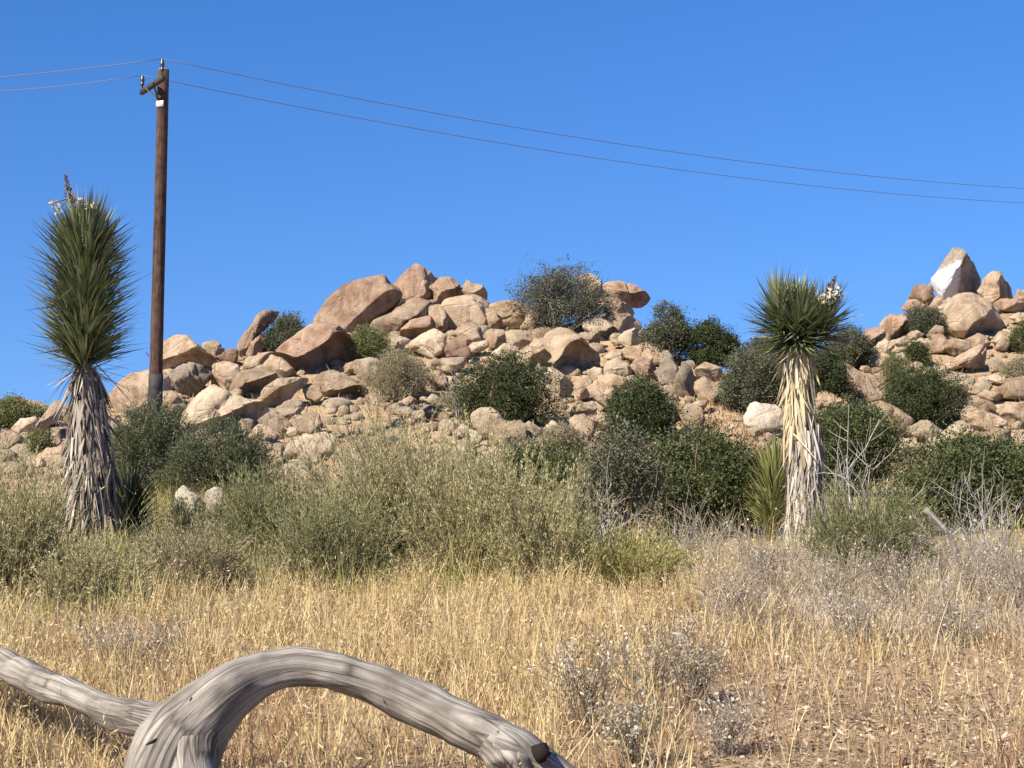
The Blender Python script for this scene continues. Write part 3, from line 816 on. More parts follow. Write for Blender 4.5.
# ------------------------------------------------------------------ leaf and wood materials
M = {
 'oak': leaf_mat('oak_leaves', [(0.048, 0.062, 0.02), (0.08, 0.097, 0.033), (0.118, 0.13, 0.052)], .25),
 'dark': leaf_mat('dark_juniper_leaves', [(0.03, 0.044, 0.016), (0.056, 0.071, 0.025), (0.086, 0.098, 0.036)], .22),
 'blue': leaf_mat('dusky_leaves', [(0.058, 0.069, 0.04), (0.098, 0.105, 0.06), (0.151, 0.149, 0.089)], .2),
 'ridge': leaf_mat('ridge_tree_leaves', [(0.069, 0.073, 0.047), (0.108, 0.112, 0.073), (0.167, 0.162, 0.108)], .22),
 'olive': leaf_mat('olive_leaves', [(0.105, 0.119, 0.045), (0.171, 0.181, 0.073), (0.249, 0.244, 0.107)], .3),
 'feather': leaf_mat('feathery_green_leaves', [(0.066, 0.079, 0.037), (0.097, 0.113, 0.055), (0.141, 0.154, 0.084)], .3),
 'grey': leaf_mat('grey_sage_leaves', [(0.203, 0.172, 0.102), (0.279, 0.241, 0.144), (0.380, 0.322, 0.195)], .25),
 'sage': leaf_mat('cream_sage_leaves', [(0.227, 0.209, 0.089), (0.34, 0.314, 0.144), (0.453, 0.413, 0.208), (0.589, 0.522, 0.297)], .3),
 'ephedra': leaf_mat('ephedra_stems', [(0.13, 0.14, 0.06), (0.2, 0.205, 0.09), (0.29, 0.28, 0.135)], .25),
 'straw': leaf_mat('straw', [(0.368, 0.26, 0.117), (0.541, 0.408, 0.195), (0.67, 0.535, 0.283), (0.757, 0.636, 0.39)], .35, .55),
 'straw_dull': leaf_mat('dull_straw', [(0.2, 0.14, 0.085), (0.33, 0.245, 0.15), (0.46, 0.36, 0.235), (0.57, 0.475, 0.33)], .3),
 'olive_grass': leaf_mat('olive_grass', [(0.172, 0.172, 0.053), (0.290, 0.277, 0.091), (0.449, 0.409, 0.160), (0.607, 0.515, 0.236)], .35),
 'grey_grass': leaf_mat('grey_dead_weed', [(0.25, 0.205, 0.153), (0.364, 0.31, 0.233), (0.478, 0.415, 0.321), (0.582, 0.515, 0.409)], .25),
 'lilac': leaf_mat('grey_dry_leaves', [(0.249, 0.214, 0.17), (0.359, 0.314, 0.253), (0.479, 0.423, 0.35), (0.598, 0.532, 0.446)], .2),
 'silver': leaf_mat('silver_leaves', [(0.2, 0.19, 0.135), (0.32, 0.305, 0.225), (0.45, 0.43, 0.34), (0.58, 0.55, 0.46)], .25),
 'brown_grass': leaf_mat('brown_grass', [(.22, .13, .075), (.33, .20, .11), (.44, .30, .175)], .3),
 'twig': leaf_mat('grey_twigs', [(0.181, 0.147, 0.111), (0.302, 0.252, 0.192), (0.433, 0.37, 0.291)], 0),
 'sage_twig': leaf_mat('olive_tan_twigs', [(.16,.14,.07), (.26,.23,.12), (.36,.32,.18)], 0),
 'pale_twig': leaf_mat('bleached_twigs', [(0.28, 0.255, 0.22), (0.38, 0.35, 0.31), (0.47, 0.44, 0.395)], 0),
 'brown_twig': leaf_mat('brown_twigs', [(.10, .07, .045), (.16, .115, .075), (.24, .18, .12)], 0),
 'yucca': leaf_mat('yucca_leaves', [(0.074, 0.095, 0.046), (0.121, 0.149, 0.068), (0.189, 0.216, 0.101), (0.270, 0.290, 0.155)], .12, .42, .5),
 'yucca_young': leaf_mat('young_yucca_leaves', [(.13, .15, .045), (.22, .235, .075), (.34, .33, .13)], .2, .45, .4),
 'yucca_shaded': leaf_mat('shaded_yucca_leaves', [(.03, .042, .02), (.05, .065, .03), (.08, .095, .045)], .1, .45, .4),  # dark green with the shade beside the trunk put into the colour
 'skirt': leaf_mat('dead_yucca_leaves', [(0.1, 0.072, 0.05), (0.19, 0.148, 0.11), (0.3, 0.245, 0.19), (0.46, 0.395, 0.315)], .1),
 'skirt_grey': leaf_mat('old_grey_yucca_leaves', [(0.22, 0.18, 0.14), (0.34, 0.295, 0.24), (0.45, 0.4, 0.33), (0.55, 0.5, 0.42)], .1),
 'skirt_mid': leaf_mat('weathered_yucca_leaves', [(.15, .122, .094), (.25, .21, .168), (.36, .315, .258), (.46, .41, .345)], .1),
 'skirt_pale': leaf_mat('fresh_dead_yucca_leaves', [(0.36, 0.28, 0.15), (0.5, 0.41, 0.24), (0.62, 0.535, 0.36), (0.68, 0.61, 0.45)], .15),
 'petal': leaf_mat('cream_petals', [(0.5, 0.46, 0.35), (0.6, 0.56, 0.45), (0.66, 0.63, 0.53)], .3),
 'stalk': leaf_mat('dry_flower_stalk', [(.10, .06, .05), (.16, .105, .085), (.24, .17, .13)], 0),
 'litter': leaf_mat('leaf_litter', [(.16, .11, .07), (.30, .22, .14), (.44, .34, .22), (.58, .48, .34)], .15),
}
def gzs(p):
    return gz(p[:, 0], p[:, 1])

# ------------------------------------------------------------------ bushes
def shrub_frame(x0, x1, y0, y1, D):
    if D is None: D = float(hill_D((x0 + x1) / 2, y1)) + .3
    c = pt((x0 + x1) / 2, y1, D)
    top = pt((x0 + x1) / 2, y0, D)
    z = float(gz(c[0], c[1]))
    return np.array([c[0], c[1], z]), (x1 - x0) * D / F, max(top[2] - z, .25), D

def crown_shrub(name, label, cat, group, bx, D, mat, seed, dens=1.0, lobes=7, leaf=.06, gap=.35, trunk=0.0, twig='brown_twig', up=.3, spiky=0.0, part='foliage'):
    """rounded bush: many leaf sprays spread through several uneven lobes, on branching stems"""
    r = np.random.default_rng(seed)
    base, w, h, D = shrub_frame(*bx, D)
    root = empty(name, base, label, cat, group)
    dp = w * .8
    # lobes
    L = []
    for i in range(int(lobes * 1.5)):
        a = r.uniform(0, 6.28); q = math.sqrt(r.uniform(0, 1)) if i else 0
        rad = r.uniform(.17, .36) * min(w, h * 1.3)
        cx = math.cos(a) * q * max(w / 2 - rad, 0); cy = math.sin(a) * q * max(dp / 2 - rad, 0)
        dome = math.sqrt(max(0, 1 - (2 * cx / w) ** 2 * .8))
        lo, hi = h * trunk + rad * .55, h * dome - rad * .85
        cz = r.uniform(lo, hi) if hi > lo else (lo + max(hi, lo * .8)) / 2
        if i == 0: cz = max(h - rad * .95, rad * .6)
        L.append((cx, cy, cz, rad))
    for sx in (-1, 1):
        rad = r.uniform(.24, .3) * min(w, h * 1.2)
        L.append((sx * (w / 2 - rad * .95), r.uniform(-.1, .1) * dp, max(h * r.uniform(.3, .55), h * trunk + rad * .6), rad))
    L = np.array(L)
    area = (L[:, 3] ** 2).sum() * 8
    ncl = int(np.clip(area * 62 * dens, 160, 1900))
    li = r.choice(len(L), ncl, p=L[:, 3] ** 2 / (L[:, 3] ** 2).sum())
    d = rand_dirs(r, ncl)
    rad = L[li, 3] * (.45 + .6 * r.uniform(0, 1, ncl) ** .55)
    rad = rad * np.where(r.uniform(0, 1, ncl) < .13, r.uniform(1.1, 1.4, ncl), 1)      # stray shoots
    C = L[li, :3] + d * rad[:, None] * np.array([1, 1, .9])
    keep = (C[:, 2] > h * trunk * .9 + .03)
    nz = fract(C, np.random.default_rng(seed + 1), .55 / max(.5, h * .35), 8, 2)
    keep &= nz > np.quantile(nz, gap * .6)
    C = C[keep]; d = d[keep]
    per = 24
    leaf = leaf * .82
    n = len(C) * per
    ci = np.repeat(np.arange(len(C)), per)
    sg = r.uniform(.05, .16, len(C))[ci, None] * (.7 + .3 * min(h, 3) / 2)
    P = C[ci] + r.normal(size=(n, 3)) * sg * np.array([1, 1, .8])
    if spiky:
        tt = r.uniform(0, 1, n)[:, None]
        axd = unit(d * .8 + np.array([0, 0, .9]) + r.normal(size=d.shape) * .3)[ci]
        P = C[ci] + axd * tt * spiky + r.normal(size=(n, 3)) * .035
    P[:, 2] = np.maximum(P[:, 2], .01)
    ld = unit(d[ci] * .5 + rand_dirs(r, n) + np.array([0, 0, up]))
    sd = unit(np.cross(ld, rand_dirs(r, n)))
    g = Geo()
    leaves(g, P, ld, sd, leaf * r.uniform(.6, 1.4, n), leaf * (.3 if spiky else .55) * r.uniform(.6, 1.3, n))
    g.build(part, M[mat], root)
    # stems
    s = Geo()
    k = min(len(C), 70)
    pick = r.choice(len(C), k, replace=False)
    nb = max(3, int(4 + w))
    bs = np.stack([r.normal(0, .06 * w, nb), r.normal(0, .06 * w, nb), np.full(nb, -.08)], 1)
    fork = np.stack([r.normal(0, .16 * w, nb), r.normal(0, .14 * w, nb), h * r.uniform(.25, .45, nb)], 1)
    sticks(s, bs, fork, .018 + .022 * h * .5, .012 + .012 * h * .5)
    fi = np.argmin(((C[pick][:, None] - fork[None]) ** 2).sum(-1), 1)
    mid = fork[fi] * .45 + C[pick] * .55 + r.normal(size=(k, 3)) * .06
    sticks(s, fork[fi], mid, .014 + .004 * h, .009)
    sticks(s, mid, C[pick] + d[pick] * .1, .010, .004)
    s.build('stems', M[twig], root)
    return root

def wand_shrub(name, label, cat, group, bx, D, mat, seed, wands=330, leafn=34, leaf=.04, lw=.013, spread=.8, twig='sage_twig', wr=.004, curl=.25, droop=.0):
    """bush of many thin upright wands set with narrow leaves"""
    r = np.random.default_rng(seed)
    base, w, h, D = shrub_frame(*bx, D)
    root = empty(name, base, label, cat, group)
    N = wands
    a = r.uniform(0, 6.28, N); q = np.sqrt(r.uniform(0, 1, N))
    ex = np.cos(a) * q * w * .5; ey = np.sin(a) * q * w * .42
    hh = h * np.sqrt(np.maximum(.12, 1 - q ** 2 * spread)) * (.30 + .80 * r.uniform(0, 1, N) ** 1.1)
    B = np.stack([ex * .32 + r.normal(0, .03 * w, N), ey * .32, np.zeros(N) - .03], 1)
    E = np.stack([ex + r.normal(0, .04 * w, N), ey, hh], 1)
    out = np.stack([ex, ey, np.zeros(N)], 1) * curl
    Mid = (B + E) / 2 + out * .35 + r.normal(size=(N, 3)) * .03 * h
    E[:, :2] += r.normal(0, .10 * h, (N, 2)) + out[:, :2] * .25; Mid[:, :2] += r.normal(0, .04 * h, (N, 2))
    s = Geo()
    sticks(s, B, Mid, wr * 1.7, wr * 1.2); sticks(s, Mid, E, wr * 1.2, wr * .5)
    ns = N * 4
    wi = np.repeat(np.arange(N), 4); t = r.uniform(.35, .92, ns)[:, None]
    S0 = np.where(t < .5, B[wi] + (Mid[wi] - B[wi]) * t * 2, Mid[wi] + (E[wi] - Mid[wi]) * (t - .5) * 2)
    S1 = S0 + unit(unit(E[wi] - B[wi]) + rand_dirs(r, ns) * .75) * (h * r.uniform(.07, .2, ns))[:, None]
    sticks(s, S0, S1, wr * .7, wr * .3)
    s.build('stems', M[twig], root)
    g = Geo()
    n = N * leafn
    wi = r.integers(0, N, n); t = 1.02 - .62 * r.uniform(0, 1, n)[:, None] ** 1.3
    P = np.where(t < .5, B[wi] + (Mid[wi] - B[wi]) * t * 2, Mid[wi] + (E[wi] - Mid[wi]) * (t - .5) * 2)
    si = r.integers(0, ns, n); u = r.uniform(.1, 1.05, n)[:, None]
    sh = r.uniform(size=(n, 1)) < .55
    ax = np.where(sh, unit(S1[si] - S0[si]), unit(E[wi] - B[wi]))
    P = np.where(sh, S0[si] + (S1[si] - S0[si]) * u, P) + r.normal(size=(n, 3)) * .008
    ld = unit(ax * 1.0 + rand_dirs(r, n) * .7 + np.array([0, 0, .2 - droop]))
    sd = unit(np.cross(ld, rand_dirs(r, n)))
    leaves(g, P, ld, sd, leaf * r.uniform(.6, 1.4, n), lw * .85 * r.uniform(.7, 1.4, n))
    g.build('foliage', M[mat], root)
    return root

def twig_shrub(name, label, cat, group, bx, D, seed, stems=16, twig='twig', r0=.007, leafmat=None, leafn=0, leaf=.03, spread=1.0, kids=(5, 4), lean=0.0, lw=.6):
    """bare branching bush, with a few dry leaves if asked"""
    r = np.random.default_rng(seed)
    base, w, h, D = shrub_frame(*bx, D)
    root = empty(name, base, label, cat, group)
    s = Geo(); ends = []
    def level(p0, d, L, rad, depth):
        n = len(p0)
        m = p0 + d * (L * .5)[:, None] + r.normal(size=(n, 3)) * (L * .06)[:, None]
        d2 = unit(d + r.normal(size=(n, 3)) * .22 + np.array([0, 0, .12]))
        e = m + d2 * (L * .5)[:, None]
        sticks(s, p0, m, rad, rad * .75); sticks(s, m, e, rad * .75, rad * .4)
        ends.append(np.concatenate([m, e]))
        if depth < len(kids):
            k = kids[depth]; i = np.repeat(np.arange(n), k)
            t = r.uniform(.25, 1.0, n * k)[:, None]
            q = np.where(t < .5, p0[i] + (m[i] - p0[i]) * t * 2, m[i] + (e[i] - m[i]) * (t - .5) * 2)
            level(q, unit(d[i] * .8 + rand_dirs(r, n * k) * .75 + np.array([0, 0, .15])), L[i] * r.uniform(.3, .65, n * k), rad * .55, depth + 1)
    a = r.uniform(0, 6.28, stems); q = np.sqrt(r.uniform(0, 1, stems)) * spread
    d = unit(np.stack([np.cos(a) * q * w * .42 + lean * w, np.sin(a) * q * w * .35, np.full(stems, h * .8)], 1))
    level(np.stack([r.normal(0, .05 * w, stems), r.normal(0, .05 * w, stems), np.full(stems, -.03)], 1), d,
          np.sqrt(h * h * .7 + (q * w * .4) ** 2) * r.uniform(.6, 1.0, stems), r0, 0)
    s.build('branches', M[twig], root)
    if leafmat:
        E = np.concatenate(ends)
        i = r.integers(0, len(E), leafn)
        P = E[i] + r.normal(size=(leafn, 3)) * .03
        ld = unit(rand_dirs(r, leafn) + np.array([0, 0, .3])); sd = unit(np.cross(ld, rand_dirs(r, leafn)))
        g = Geo(); leaves(g, P, ld, sd, leaf * r.uniform(.6, 1.5, leafn), leaf * lw * r.uniform(.6, 1.4, leafn))
        g.build('dry_leaves', M[leafmat], root)
    return root

HB = "dark bushes growing among the boulders"
MB = "green bushes at the foot of the boulder hill"
# on the hill
crown_shrub('ridge_tree', "tall airy grey-green tree on the crest beside the cap boulder", 'tree', HB, (510, 612, 258, 332), None, 'ridge', 1, 1.5, 13, .085, .4, .06, 'twig', part='crown')
crown_shrub('juniper_bush', "open dusky juniper on the saddle skyline, just beyond the cap boulder", 'bush', HB, (642, 690, 303, 362), None, 'blue', 2, 1.0, 6, .09, .4, .05)
crown_shrub('juniper_bush', "low dark juniper on the saddle skyline, on the shorter yucca's side", 'bush', HB, (682, 742, 320, 364), None, 'dark', 3, 1.1, 7, .09, .3)
crown_shrub('saddle_bush', "wide grey-olive bush behind the white dome boulder", 'bush', HB, (718, 796, 350, 412), None, 'blue', 4, 1.2, 8, .09, .25)
crown_shrub('saddle_bush', "hazy grey bush on the skyline behind the shorter yucca's crown", 'bush', HB, (728, 800, 338, 384), None, 'blue', 5, 1.0, 7, .09, .3)
crown_shrub('hill_bush', "dense dark green bush in the middle of the outcrop, above the round dome of rock", 'bush', HB, (452, 568, 350, 426), None, 'dark', 6, 1.5, 11, .085, .15, 0, up=.5)
crown_shrub('hill_bush', "round dark green bush under the two leaning spires", 'bush', HB, (608, 676, 376, 440), None, 'dark', 7, 1.4, 7, .085, .2, up=.5)
crown_shrub('hill_bush', "spreading dark green bush on the second mound", 'bush', HB, (880, 972, 364, 426), None, 'dark', 8, 1.5, 9, .085, .15, up=.5)
crown_shrub('grey_bush', "round grey-green bush below the crest, beside the undercut boulder", 'bush', HB, (364, 432, 352, 398), None, 'grey', 9, 1.6, 8, .06, .12, up=.6)
crown_shrub('hill_bush', "grey-green bush between undercut boulder and largest dome boulder", 'bush', HB, (347, 389, 325, 362), None, 'olive', 10, 1.2, 5, .075, .3)
crown_shrub('hill_bush', "dark bush in the shade behind the tilted skyline slab", 'bush', HB, (262, 312, 314, 354), None, 'blue', 11, 1.1, 6, .08, .3)
crown_shrub('hill_bush', "small dark bush under the orange-brown boulder of the second mound", 'bush', HB, (904, 930, 342, 364), None, 'dark', 12, 1.2, 4, .075, .2)
crown_shrub('grey_bush', "low dark grey bush below the white painted boulder", 'bush', HB, (902, 950, 306, 334), None, 'blue', 13, 1.2, 6, .075, .2)
crown_shrub('hill_bush', "tall dark green bush just behind the shorter yucca, beside the skull shaped boulder", 'bush', HB, (806, 850, 350, 404), None, 'dark', 14, 1.3, 6, .085, .25)
crown_shrub('grey_bush', "small grey bush on the skyline below the reddish egg boulder", 'bush', HB, (826, 872, 326, 366), None, 'blue', 15, 1.1, 6, .08, .3)
crown_shrub('hill_bush', "small green bush at the picture edge beside the cluster-topping cream boulder", 'bush', HB, (1010, 1044, 322, 352), None, 'oak', 16, 1.1, 5, .08, .3)
crown_shrub('grey_bush', "grey bush at the picture edge above the plain tan boulder", 'bush', HB, (1000, 1046, 358, 384), None, 'grey', 17, 1.3, 5, .07, .2)
crown_shrub('skyline_bush', "olive bush on the low skyline beyond the taller yucca", 'bush', HB, (-22, 48, 398, 428), None, 'olive', 18, 1.2, 7, .08, .25)
crown_shrub('hill_bush', "small green bush under the slanting slab behind the taller yucca", 'bush', HB, (26, 54, 428, 464), None, 'olive', 19, 1.3, 4, .07, .2)
crown_shrub('grey_bush', "grey-tan bush between grey round bush and dense dark bush", 'bush', HB, (434, 474, 382, 412), None, 'grey', 20, .8, 5, .06, .4, twig='twig')
crown_shrub('grey_bush', "grey brush mound below the dense dark bush", 'bush', HB, (536, 590, 424, 464), None, 'grey', 21, 1.2, 6, .06, .25, twig='twig')
crown_shrub('grey_bush', "grey-green brush below the orange-tan boulder", 'bush', HB, (505, 562, 440, 484), None, 'grey', 22, 1.1, 6, .065, .3, twig='twig')
twig_shrub('bare_bush', "bare bleached bush standing at the edge of the dense dark bush", 'bush', HB, (436, 482, 372, 424), None, 23, 9, 'pale_twig', .012, kids=(4, 3))
crown_shrub('grey_bush', "ghostly grey bush on the slope beside the skull shaped boulder", 'bush', HB, (880, 912, 352, 384), None, 'olive', 24, .9, 4, .07, .4)

# at the foot of the hill
crown_shrub('feathery_bush', "feathery green bush right behind the taller yucca's trunk", 'bush', MB, (92, 210, 410, 530), 33, 'feather', 30, 1.2, 9, .075, .2, up=.9, spiky=.26)
crown_shrub('feathery_bush', "feathery green bush in front of the big layered slab", 'bush', MB, (170, 268, 424, 528), 32, 'feather', 31, 1.2, 8, .075, .25, up=.9, spiky=.26)
crown_shrub('dusky_bush', "open dusky bush with bare grey stems beside the olive sagebrush", 'bush', MB, (570, 668, 424, 562), 23, 'blue', 32, .75, 9, .06, .5, twig='twig', up=.6)
crown_shrub('dark_bush', "wide dark bush beneath the white dome boulder, beside the young yucca", 'bush', MB, (634, 776, 424, 556), 24.5, 'oak', 33, 1.2, 14, .065, .18, up=.5)
crown_shrub('dark_bush', "dark green bush directly behind the shorter yucca's dead leaves", 'bush', MB, (800, 904, 402, 514), 36, 'oak', 34, 1.2, 10, .075, .2, up=.5)
crown_shrub('dark_bush', "broad green bush below the cracked shelves of the second mound", 'bush', MB, (886, 1060, 426, 545), 26.5, 'oak', 35, 1.3, 13, .07, .15, up=.5)
crown_shrub('dark_bush', "dark green bush half hidden behind the olive sagebrush tips", 'bush', MB, (482, 612, 440, 532), 37, 'oak', 36, 1.0, 10, .075, .25, up=.6)
crown_shrub('feathery_bush', "low blue-green bush in front of the two white stones", 'bush', MB, (138, 240, 508, 572), 23.5, 'feather', 37, .9, 8, .06, .3, up=.9, spiky=.2)

# the sagebrush belt
SB = "olive sagebrush and ephedra in the belt before the hill"
wand_shrub('ephedra_bush', "yellow-green ephedra bush between feathery green bush and olive sagebrush", 'bush', SB, (210, 342, 462, 612), 19.5, 'ephedra', 40, 260, 90, .065, .010, .45)
wand_shrub('sagebrush', "tallest olive sagebrush, its tips reaching up to the rocks", 'bush', SB, (306, 462, 398, 606), 18.6, 'sage', 41, 320, 84, .042, .011, .35)
wand_shrub('sagebrush', "wide olive sagebrush beside the tallest one, pale seed heads at its foot", 'bush', SB, (400, 534, 424, 608), 17.9, 'sage', 42, 270, 84, .042, .011, .35)
wand_shrub('sagebrush', "spiky sagebrush at the end of the belt, next to the open dusky bush", 'bush', SB, (480, 600, 452, 606), 17.3, 'sage', 43, 210, 80, .042, .011, .4)
wand_shrub('sagebrush', "yellowish sagebrush in front of the ephedra", 'bush', SB, (258, 392, 488, 612), 17.2, 'ephedra', 44, 280, 70, .04, .011, .45)
wand_shrub('sagebrush', "tall yellow-olive sagebrush at the picture edge before the taller yucca", 'bush', SB, (-50, 70, 446, 634), 15.6, 'sage', 45, 280, 80, .038, .010, .4)
wand_shrub('sagebrush', "low olive sagebrush at the foot of the taller yucca", 'bush', SB, (26, 156, 536, 632), 15.2, 'sage', 46, 260, 70, .03, .010, .5)
wand_shrub('sagebrush', "greyish sagebrush between the taller yucca and the ephedra", 'bush', SB, (124, 254, 520, 612), 16.6, 'grey', 47, 240, 70, .034, .010, .5)
wand_shrub('weed_clump', "fresh yellow-green weed clump at the shorter yucca's foot", 'bush', SB, (800, 940, 478, 586), 18.6, 'ephedra', 48, 380, 34, .05, .010, .5, 'ephedra')
wand_shrub('weed_clump', "olive weed clump between the open dusky bush and golden grass", 'bush', SB, (550, 690, 530, 600), 17.4, 'olive_grass', 49, 380, 30, .05, .010, .5, 'olive_grass')

# dead brush of the right half
DB = "dead grey brush before the shorter yucca"
TW = [
 ((640, 745, 516, 606), 17.6, "dead grey bush with upright twigs under the wide dark bush"),
 ((720, 815, 520, 622), 16.4, "dead grey bush with whitish flecks, in front of the young yucca"),
 ((775, 880, 540, 640), 15.4, "dead lilac-grey bush below the shorter yucca's trunk"),
 ((850, 950, 536, 640), 15.6, "dead tangled bush beside the lilac-grey one, under the weed clump"),
 ((920, 1020, 528, 634), 15.8, "dead tan bush near the leaning bare stick"),
 ((985, 1060, 520, 640), 15.0, "dead curly bush at the picture edge before the broad green bush"),
 ((690, 780, 560, 650), 14.2, "low dead bush where golden grass meets the grey brush"),
 ((812, 900, 585, 668), 13.4, "low dark-stemmed dead bush standing in thin golden grass"),
 ((905, 1000, 590, 664), 13.6, "low pale dead bush in thin grass towards the picture edge"),
]
for i, (bx, D, lab) in enumerate(TW):
    twig_shrub('dead_bush', lab, 'bush', DB, bx, D, 60 + i, 18, 'twig', .005, 'lilac' if i % 3 else 'grey_grass', 380, .026, kids=(6, 4))
twig_shrub('bleached_branches', "bleached white branches arching out beside the shorter yucca's trunk", 'dead branches', DB, (816, 905, 446, 566), 19.6, 80, 9, 'pale_twig', .014, kids=(4, 3), spread=1.5, lean=-.1)
twig_shrub('bleached_branches', "bleached bare twigs at the picture edge before the broad green bush", 'dead branches', DB, (940, 1040, 462, 570), 18.6, 81, 8, 'pale_twig', .011, kids=(5, 3), spread=1.4, lean=.15)
twig_shrub('bleached_branches', "bare grey twigs standing before the open dusky bush", 'dead branches', DB, (572, 640, 480, 590), 19.0, 82, 8, 'pale_twig', .009, kids=(4, 3), spread=1.1)
twig_shrub('bleached_branches', "thin grey twigs rising before the wide dark bush", 'dead branches', DB, (664, 752, 486, 600), 18.8, 83, 10, 'twig', .008, kids=(4, 3), spread=1.2)

# silver-leaved plants close to the camera
LV = "low silver-leaved plants in the golden grass"
for i, (bx, D, lab) in enumerate([
 ((540, 640, 636, 750), 9.9, "silver-leaved plant closest to the end of the fallen log"),
 ((606, 700, 622, 728), 10.6, "silver-leaved plant in the gap of the golden grass behind the first"),
 ((655, 735, 640, 720), 11.0, "silver-leaved plant on bare ground beside the leaf litter"),
 ((586, 668, 690, 790), 9.0, "dark-shaded silver-leaved plant cut by the picture's lower edge"),
]):
    twig_shrub('silver_plant', lab, 'plant', LV, bx, D, 90 + i, 18, 'brown_twig', .004, 'silver', 700, .026, kids=(5, 3), lw=.5)
for i, (bx, D, lab) in enumerate([
 ((64, 160, 612, 700), 12.2, "dead brown-grey plant in the grass above the log's hidden limb"),
 ((120, 200, 622, 690), 12.6, "dead grey twiggy plant in the grass above the log's fork"),
 ((690, 760, 690, 770), 9.3, "dead grey plant on the bare ground by the lower edge"),
]):
    twig_shrub('dead_plant', lab, 'plant', LV, bx, D, 95 + i, 18, 'twig', .004, 'lilac', 420, .022, kids=(6, 4))
# ------------------------------------------------------------------ yuccas
def yucca_crown(g, r, base, z0, z1, axr, n, L, wid, el0, el1, lean=(0, 0), jit=8):
    """sword leaves around a stem from z0 to z1, their tilt running from el0 at the bottom to el1 at the top (degrees)"""
    t = r.uniform(0, 1, n)
    a = r.uniform(0, 6.28, n)
    el = np.radians(el0 + (el1 - el0) * t ** 1.5 + r.normal(0, jit, n))
    dr = np.stack([np.cos(a), np.sin(a), np.zeros(n)], 1)
    d = dr * np.cos(el)[:, None] + np.array([0, 0, 1.]) * np.sin(el)[:, None]
    B = base + dr * axr + np.stack([lean[0] * t, lean[1] * t, z0 + (z1 - z0) * t], 1)
    ln = L * r.uniform(.7, 1.14, n) * (1 + .16 * np.sin(3 * a + 9 * t + r.uniform(0, 6)) * np.sin(14 * t + a))
    side = unit(np.cross(d, np.array([0, 0, 1.]) + .001) + r.normal(size=(n, 3)) * .25)
    bend = dr * (r.normal(0.0, .05, n) * ln)[:, None] + np.array([0, 0, -1.]) * (r.uniform(-.02, .07, n) * ln)[:, None]
    odd = r.uniform(0, 1, n) < .07
    bend = bend + odd[:, None] * (r.normal(size=(n, 3)) * .18 + np.array([0, 0, -.12])) * ln[:, None]
    blades(g, B, d, ln, wid * r.uniform(.7, 1.3, n), bend, side, .8)

def yucca_skirt(g, r, base, z0, z1, rad0, rad1, n, L, wid, splay=10, top_bias=1.0):
    """dead leaves hanging down along a trunk from z1 to z0"""
    t = r.uniform(0, 1, n) ** top_bias
    a = r.uniform(0, 6.28, n)
    dr = np.stack([np.cos(a), np.sin(a), np.zeros(n)], 1)
    rad = rad0 + (rad1 - rad0) * t + r.normal(0, .02, n)
    el = np.radians(-90 + np.abs(r.normal(splay * .7, splay * .7, n)))
    d = dr * np.cos(el)[:, None] + np.array([0, 0, 1.]) * np.sin(el)[:, None]
    tang = np.cross(np.array([0, 0, 1.]), dr)
    d = unit(d + tang * (r.normal(0, .13, n) + (r.uniform(0, 1, n) < .08) * r.normal(0, .45, n))[:, None])
    B = base + dr * rad[:, None] + np.stack([np.zeros(n), np.zeros(n), z0 + (z1 - z0) * t], 1)
    ln = np.minimum(L * r.uniform(.6, 1.2, n), (B[:, 2] - base[2]) + .1)
    side = unit(tang + dr * r.normal(0, .5, n)[:, None] + r.normal(size=(n, 3)) * .15)
    bend = -dr * (r.uniform(-.06, .12, n) * ln)[:, None] + tang * (r.normal(0, .05, n) * ln)[:, None]
    blades(g, B, d, ln, wid * r.uniform(.4, 1.45, n), bend, side, .8)

def flower_stalk(root, r, p0, p1, clusters):
    """dry stalk with short pods; clusters: points where cream blossoms hang from side branches"""
    g = Geo()
    p0, p1 = np.array(p0, float), np.array(p1, float)
    tube(g, spline([p0, (p0 + p1) / 2 + [.02, 0, 0], p1], 8), np.linspace(.024, .008, 8), 7)
    n = 60
    t = r.uniform(.3, 1, n); c = p0 + (p1 - p0) * t[:, None]
    e = c + unit(rand_dirs(r, n) + np.array([0, 0, .6])) * (r.uniform(.05, .12, n) * (1.25 - t))[:, None]
    sticks(g, c, e, .005, .011)
    C = np.array(clusters, float)
    k0 = p0 + (p1 - p0) * r.uniform(.2, .6, (len(C), 1))
    sticks(g, k0, C, .010, .006)
    st = g.build('flower_stalk', M['stalk'], root)
    f = Geo()
    i = np.repeat(np.arange(len(C)), 12); m = len(i)
    c = C[i] + r.normal(size=(m, 3)) * .028
    d = unit(rand_dirs(r, m) + np.array([0, 0, -.4])); s = unit(np.cross(d, rand_dirs(r, m)))
    leaves(f, c, d, s, .075 * r.uniform(.7, 1.3, m), .04 * r.uniform(.7, 1.3, m))
    f.build('blossom', M['petal'], st)

def foot(px, py, D):
    p = pt(px, py, D); p[2] = float(gz(p[0], p[1])); return p

